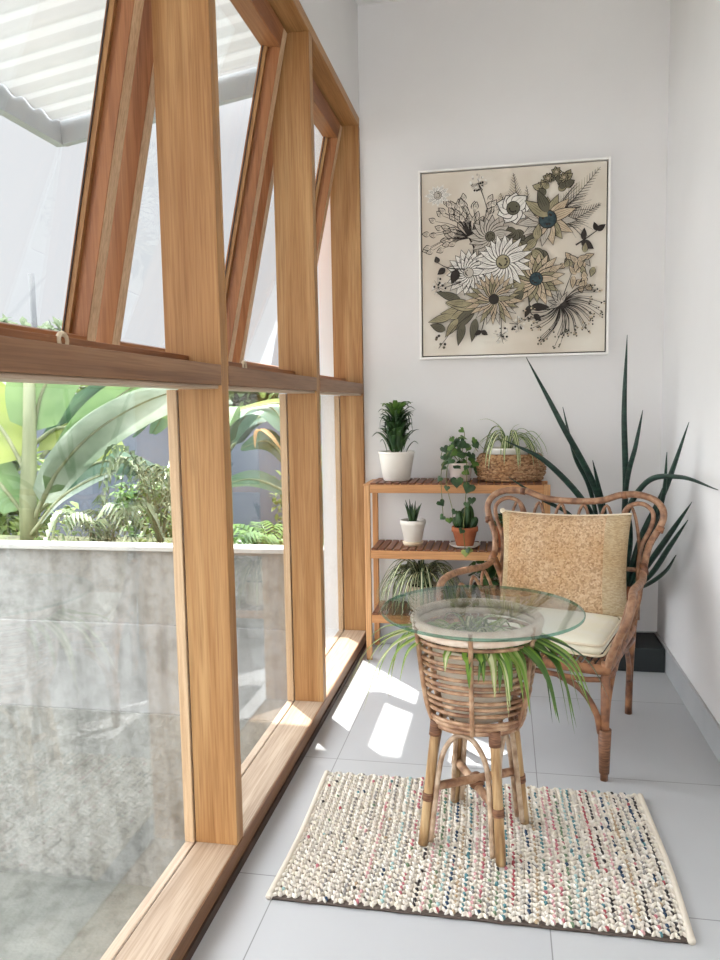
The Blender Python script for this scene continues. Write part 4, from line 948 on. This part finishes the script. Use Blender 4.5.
# outward drooping leaves through the hoops
def droop(a, l, d, w, m, m2=None, z0=.60, side=0):
    ca, sa = math.cos(a), math.sin(a); c2, s2 = math.cos(a+side), math.sin(a+side)
    x, y = tc_.x, tc_.y; q = .165
    fol.blade(cr([(x+.05*ca, y+.05*sa, .56), (x+.13*ca, y+.13*sa, z0+.006), (x+q*ca+.3*l*c2, y+q*sa+.3*l*s2, z0-.01), (x+q*ca+.7*l*c2, y+q*sa+.7*l*s2, z0-.35*d), (x+q*ca+l*c2, y+q*sa+l*s2, z0-d)], 5), w*1.45, .3, m, m2, prof=lambda t: min(1, .6+2*t)*(1-t**3)+.03)
for a, l, d, w, m, m2, sd in [
    (-.35, .16, .17, .012, 0, 2, 0), (-.55, .13, .20, .013, 0, None, .2), (-.75, .10, .17, .012, 2, 0, .3), (-.2, .15, .14, .011, 2, 3, -.1), (-1.0, .07, .15, .010, 3, 2, .3), (-1.2, .06, .13, .009, 2, 1, .2), (-.1, .2, .17, .008, 4, None, 0),
    (-.9, .05, .10, .011, 0, None, 0), (-.45, .10, .22, .010, 0, 2, .4), (.1, .13, .10, .01, 2, 0, 0), (-1.35, .04, .07, .008, 0, None, -.9), (-.65, .16, .13, .012, 0, 2, .5), (-1.1, .03, .10, .009, 0, None, -.8),
    (-1.05, .06, .12, .009, 2, 3, .3), (-.8, .13, .16, .011, 0, None, .1), (-.3, .11, .24, .010, 2, 0, 0), (-.6, .07, .2, .009, 4, None, .3), (-1.25, .05, .16, .007, 3, 1, .5), (-.15, .12, .2, .010, 0, 2, .1),
    (-1.5, .03, .07, .010, 0, 2, .4), (-1.7, .025, .09, .010, 2, None, .5), (-1.35, .035, .11, .011, 3, 1, .3), (-1.15, .05, .09, .012, 0, 2, .2), (-1.6, .02, .05, .009, 4, None, -.5), (-2.0, .03, .05, .008, 2, 1, .2),
    (2.9, .14, .10, .010, 2, 3, 0), (3.1, .17, .15, .011, 3, 1, 0), (3.3, .13, .17, .010, 2, 1, 0), (3.5, .1, .13, .009, 2, 3, 0), (2.7, .2, .07, .009, 3, 2, .1), (3.0, .22, .19, .007, 3, 1, .1), (3.2, .09, .2, .009, 2, 1, -.1), (3.4, .16, .21, .007, 3, 1, 0), (2.8, .11, .16, .009, 2, None, 0), (3.65, .07, .11, .008, 2, 3, 0), (2.5, .12, .1, .01, 2, 1, 0), (1.5, .1, .1, .01, 0, 2, 0), (1.0, .12, .12, .01, 2, 1, 0)]:
    droop(a, l, d, w, m, m2, side=sd)
fol.build('foliage', [LEAF_MD, LEAF_CR, mat('bright_leaf', srgb(104, 146, 50), srgb(150, 182, 84), rough=.35, scale=(14, 14, 14), trans=.3), LEAF_LT, LEAF_DK], pp)
# glass top
gt = thing('glass_tabletop', (-.062, 2.145, .661), 'round clear glass tabletop resting on the rattan plant stand', 'tabletop')
GT = glass('table_glass', (.95, .975, .965, 1), 1.5, gain=1.15); GE = glass('glass_edge', (.30, .58, .50, 1), 1.5)
mb = MB(); rg = .284; n = 96
mb.disc(rg-.002, .670, (-.062, 2.145), n); mb.disc(rg-.002, .661, (-.062, 2.145), n)
mb.lathe([(rg-.002, .661), (rg, .6625), (rg, .6685), (rg-.002, .670)], (-.062, 2.145), n, 1)
mb.build('glass_disc', [GT, GE], gt)

# ------------------------------------------------------------------ rattan armchair (local: x across, y forward, z up)
CRZ = math.radians(180-18)
ch = thing('rattan_armchair', (.09, 2.6, 0), 'bent rattan armchair with looped back, facing the window by the shelf', 'chair', rz=0)
Rv = Vector((math.cos(math.radians(18)), -math.sin(math.radians(18)), 0)); Fv = Vector((-math.sin(math.radians(18)), -math.cos(math.radians(18)), 0)); Ov = Vector((.09, 2.6, 0))
CM = Matrix(((Rv.x, Fv.x, 0, Ov.x), (Rv.y, Fv.y, 0, Ov.y), (0, 0, 1, 0), (0, 0, 0, 1)))
ZSEAT = .375
half = [(.25, 0, .37), (.283, .015, .47), (.318, .03, .55), (.327, .0, .606), (.318, -.08, .624), (.31, -.25, .610), (.302, -.40, .594), (.293, -.48, .618), (.304, -.53, .70), (.342, -.56, .78), (.346, -.57, .83), (.314, -.58, .868), (.250, -.585, .886), (.182, -.59, .880), (.111, -.59, .856)]
full = half+[(0, -.59, .849)]+[(-a, b, c) for a, b, c in reversed(half)]
MB().tube(cr(full, 5), .0132, 12).build('outer_frame', RCHAIR, ch, M=CM)
for s_ in (-1, 1):
    ip = [(.262, -.5, .42), (.268, -.51, .55), (.272, -.535, .68), (.305, -.555, .765), (.312, -.562, .815), (.288, -.572, .845), (.250, -.578, .852), (.21, -.582, .83), (.185, -.583, .77)]
    MB().tube(cr([(s_*a, b, c) for a, b, c in ip], 5), .0088, 10).build('ear_loop', RCHAIR, ch, M=CM)
# front legs, wrapped; rear legs
for s_ in (-1, 1):
    l = MB().tube([(s_*.25, 0, 0), (s_*.25, 0, .2), (s_*.25, 0, .40)], [.0125, .0145, .0152], 12).build('leg', RATTAN_D, ch, M=CM)
    MB().tube([(s_*.25, .0, .025), (s_*.25, 0, .175)], [.0165, .0215], 12).build('binding', WRAP, l, M=CM)
    l = MB().tube(cr([(s_*.228, -.60, 0), (s_*.236, -.57, .2), (s_*.25, -.54, .38), (s_*.27, -.52, .52), (s_*.293, -.49, .61)], 4), .0138, 12).build('leg', RATTAN_D, ch, M=CM)
seat = [(.25, 0), (.25, -.55), (-.25, -.55), (-.25, 0)]
MB().tube(cr([(.24, .005, ZSEAT), (.12, .012, ZSEAT), (-.12, .012, ZSEAT), (-.24, .005, ZSEAT), (-.252, -.02, ZSEAT), (-.25, -.27, ZSEAT), (-.245, -.54, ZSEAT), (-.2, -.56, ZSEAT), (.2, -.56, ZSEAT), (.245, -.54, ZSEAT), (.25, -.27, ZSEAT), (.252, -.02, ZSEAT)], 4, True), .017, 10, closed=True).build('seat_frame', RATTAN_D, ch, M=CM)
MB().tube(cr([(.24, .0, ZSEAT-.034), (0, .006, ZSEAT-.034), (-.24, .0, ZSEAT-.034), (-.245, -.27, ZSEAT-.034), (-.24, -.54, ZSEAT-.034), (0, -.55, ZSEAT-.034), (.24, -.54, ZSEAT-.034), (.245, -.27, ZSEAT-.034)], 4, True), .0095, 8, closed=True).build('lower_seat_ring', RATTAN_D, ch, M=CM)
sd = MB()
for k in range(22): x = -.225+.45*k/21; sd.tube([(x, .0, ZSEAT+.012), (x, -.55, ZSEAT+.012)], .007, 6)
sd.build('seat_slats', RCHAIR, ch, M=CM)
for s_ in (-1, 1):
    MB().tube(cr([(s_*.236, .004, .16), (s_*.222, .008, .23), (s_*.175, .010, .30), (s_*.10, .010, .338)], 6), .0105, 10).build('front_brace', RATTAN_D, ch, M=CM)
    MB().tube(cr([(s_*.25, -.02, .17), (s_*.25, -.06, .26), (s_*.25, -.16, .335), (s_*.25, -.27, .345), (s_*.25, -.38, .33), (s_*.242, -.5, .24), (s_*.236, -.56, .15)], 5), .0095, 8).build('side_brace', RATTAN_D, ch, M=CM)
    for (y0_, y1_, y2_) in ((-.05, -.13, -.20), (-.18, -.26, -.33), (-.31, -.38, -.44)):
        MB().tube(cr([(s_*.25, y0_, .37), (s_*.285, y0_-.005, .5), (s_*.3, (y0_+y2_)/2, .58), (s_*.285, y2_+.005, .5), (s_*.25, y2_, .37)], 5), .0065, 8).build('arm_loop', RCHAIR, ch, M=CM)
for k in range(6):
    x = -.225+.09*k; MB().tube(cr([(x-.04, -.555, .40), (x-.035, -.575, .70), (x, -.588, .838), (x+.035, -.575, .70), (x+.04, -.555, .40)], 5), .0065, 8).build('back_loop', RCHAIR, ch, M=CM)
MB().tube(cr([(-.27, -.535, .60), (0, -.568, .60), (.27, -.535, .60)], 5), .009, 8).build('back_rail', RCHAIR, ch, M=CM)
for s_ in (-1, 1):
    for p in [((.300, -.462, .603), (.291, -.487, .634)), ((.192, -.588, .880), (.212, -.587, .883)), ((.336, -.547, .75), (.341, -.556, .77))]:
        a, b = Vector(p[0]), Vector(p[1])
        MB().tube([(s_*a.x, a.y, a.z), (s_*b.x, b.y, b.z)], .0150, 10).build('cane_binding', RATTAN_D, ch, M=CM)

# seat cushion
def pillow_mesh(w, d, t, nx=24, ny=24, exp=.42, corner=0):
    """top and bottom sheets of a stuffed pad in local x,y,z"""
    V = []; Fc = []
    for sgn in (1, -1):
        for j in range(ny+1):
            for i in range(nx+1):
                u = -1+2*i/nx; v = -1+2*j/ny
                e_ = max(0, (1-u**4)*(1-v**4))**exp
                pin = 1-corner*(abs(u*v)**3)*0
                x = u*w/2*(1-corner*(1-abs(v)**2)*abs(u)**2*-1*-.5) ; y = v*d/2*(1-corner*.5*(1-abs(u)**2)*abs(v)**2)
                V.append((x, y, sgn*t/2*e_))
    n1 = (nx+1)*(ny+1)
    for q in range(2):
        for j in range(ny):
            for i in range(nx):
                a = q*n1+j*(nx+1)+i; f = (a, a+1, a+nx+2, a+nx+1); Fc.append(f if q == 0 else tuple(reversed(f)))
    return V, Fc
cu = thing('seat_cushion', tuple(CM @ Vector((0, -.25, .395))), 'cream seat cushion with piped edge on the rattan armchair', 'cushion')
V, Fc = pillow_mesh(.475, .385, .07, exp=.22)
mb = MB(); mb.add(V, Fc); Mc = CM @ Matrix.Translation((0, -.205, .429)); 
mb.build('pad', CREAM, cu, M=Mc)
ring = []
def rrect(w, d, r, z):
    P = []
    for (sx_, sy_, a0) in ((1, 1, 0), (-1, 1, PI/2), (-1, -1, PI), (1, -1, 1.5*PI)):
        for k in range(5):
            a = a0+k*PI/8; P.append((sx_*(w/2-r)+r*math.cos(a), sy_*(d/2-r)+r*math.sin(a), z))
    return P
for z in (.017, -.017): ring.append(MB().tube(rrect(.472, .382, .03, z), .0045, 6, closed=True).build('piping', PIPING, cu, M=Mc))
# woven pillow leaning on the chair back
pl = thing('woven_pillow', tuple(CM @ Vector((-.005, -.42, .47))), 'square woven seagrass pillow leaning on the chair back', 'pillow')
V, Fc = pillow_mesh(.51, .43, .15, 36, 30, exp=.5, corner=.12)
random.seed(60)
Mp = CM @ Matrix.Translation((-.006, -.463, .604)) @ Matrix.Rotation(math.radians(-1.5), 4, 'Y') @ Matrix.Rotation(math.radians(102), 4, 'X')
mb = MB()
V2 = []
for (x, y, z) in V:
    sag = .018*math.sin((x*9+y*13))*max(0, 1-abs(y/.215))*(1 if z > 0 else 0)
    V2.append((x, y, z+sag))
for f in Fc:
    pass
mb.add(V2, Fc)
for i, f in enumerate(mb.f):
    xc = sum(mb.v[k][0] for k in f)/4
    mb.m[i] = 1 if (xc < -.205 or xc > .165) else 0
mb.build('cover', [WEAVE, PILEDGE], pl, M=Mp)
seam = MB(); n = 40; P = []
for k in range(n): P.append((-.255+.51*k/(n-1), .215*(1-.06*(1-(-1+2*k/(n-1))**2)), 0))
seam.tube(P, .0042, 6); seam.build('piping', PIPING, pl, M=Mp)
MB().ell((-.252, .214, 0), (.012, .012, .012), 8, 6).build('tassel', PIPING, pl, M=Mp)

# ------------------------------------------------------------------ corner plant
tag(MB().box(.40, .729, 3.60, 3.858, 0, .112).build('plinth', BLACK, origin=(.565, 3.73, 0), bevel=.004), 'low black plinth in the far right corner', 'plinth')
c = (.525, 3.72)
sv = thing('spear_sansevieria', (c[0], c[1], .112), 'large spear-leaved snake plant in a dark terracotta pot on the black plinth, corner', 'plant')
mb = MB(); pot(mb, c, .1125, .40, .088, .112, .014, .035); mb.build('pot', TERRA_D, sv); soil(c, .38, .1, sv)
spears = [([(.50, 3.70, .38), (.43, 3.62, .80), (.25, 3.55, 1.16), (.097, 3.5, 1.448)], .017), ([(.49, 3.70, .38), (.40, 3.66, .82), (.32, 3.62, 1.0), (.262, 3.58, 1.225)], .012),
          ([(.53, 3.70, .38), (.545, 3.62, .82), (.525, 3.56, 1.2), (.531, 3.55, 1.535)], .0165), ([(.54, 3.68, .38), (.545, 3.6, .85), (.575, 3.55, 1.05), (.602, 3.55, 1.206)], .013),
          ([(.56, 3.66, .38), (.58, 3.4, .66), (.635, 3.2, .90), (.694, 3.1, 1.163)], .0165), ([(.57, 3.66, .38), (.605, 3.4, .66), (.625, 3.2, .86), (.617, 3.1, 1.049)], .0125),
          ([(.55, 3.62, .38), (.50, 3.36, .72), (.56, 3.2, .92), (.645, 3.0, .962), (.714, 2.75, .942)], .0135), ([(.58, 3.64, .38), (.62, 3.4, .56), (.665, 3.22, .72), (.712, 3.1, .856)], .015),
          ([(.58, 3.64, .38), (.62, 3.4, .50), (.66, 3.22, .66), (.699, 3.1, .786)], .0135), ([(.58, 3.62, .38), (.61, 3.4, .46), (.64, 3.2, .56), (.659, 3.1, .648)], .010),
          ([(.48, 3.68, .38), (.40, 3.58, .72), (.2, 3.5, .97), (.006, 3.46, 1.081)], .0165), ([(.48, 3.66, .38), (.33, 3.54, .70), (.16, 3.5, .82), (.022, 3.48, .915)], .010),
          ([(.50, 3.70, .38), (.46, 3.65, .72), (.425, 3.6, .86), (.392, 3.55, .985)], .013), ([(.54, 3.64, .38), (.55, 3.5, .62), (.53, 3.42, .80)], .015), ([(.56, 3.64, .38), (.60, 3.46, .56), (.64, 3.35, .74), (.655, 3.3, .80)], .013)]
for pts, r in spears:
    r *= .80
    MB().tube(cr(pts, 8), lambda t, r=r: r*(.85+.3*t if t < .4 else .97*(1-((t-.4)/.6)**2.2))+.0012, 10).build('leaf', SPEAR, sv)
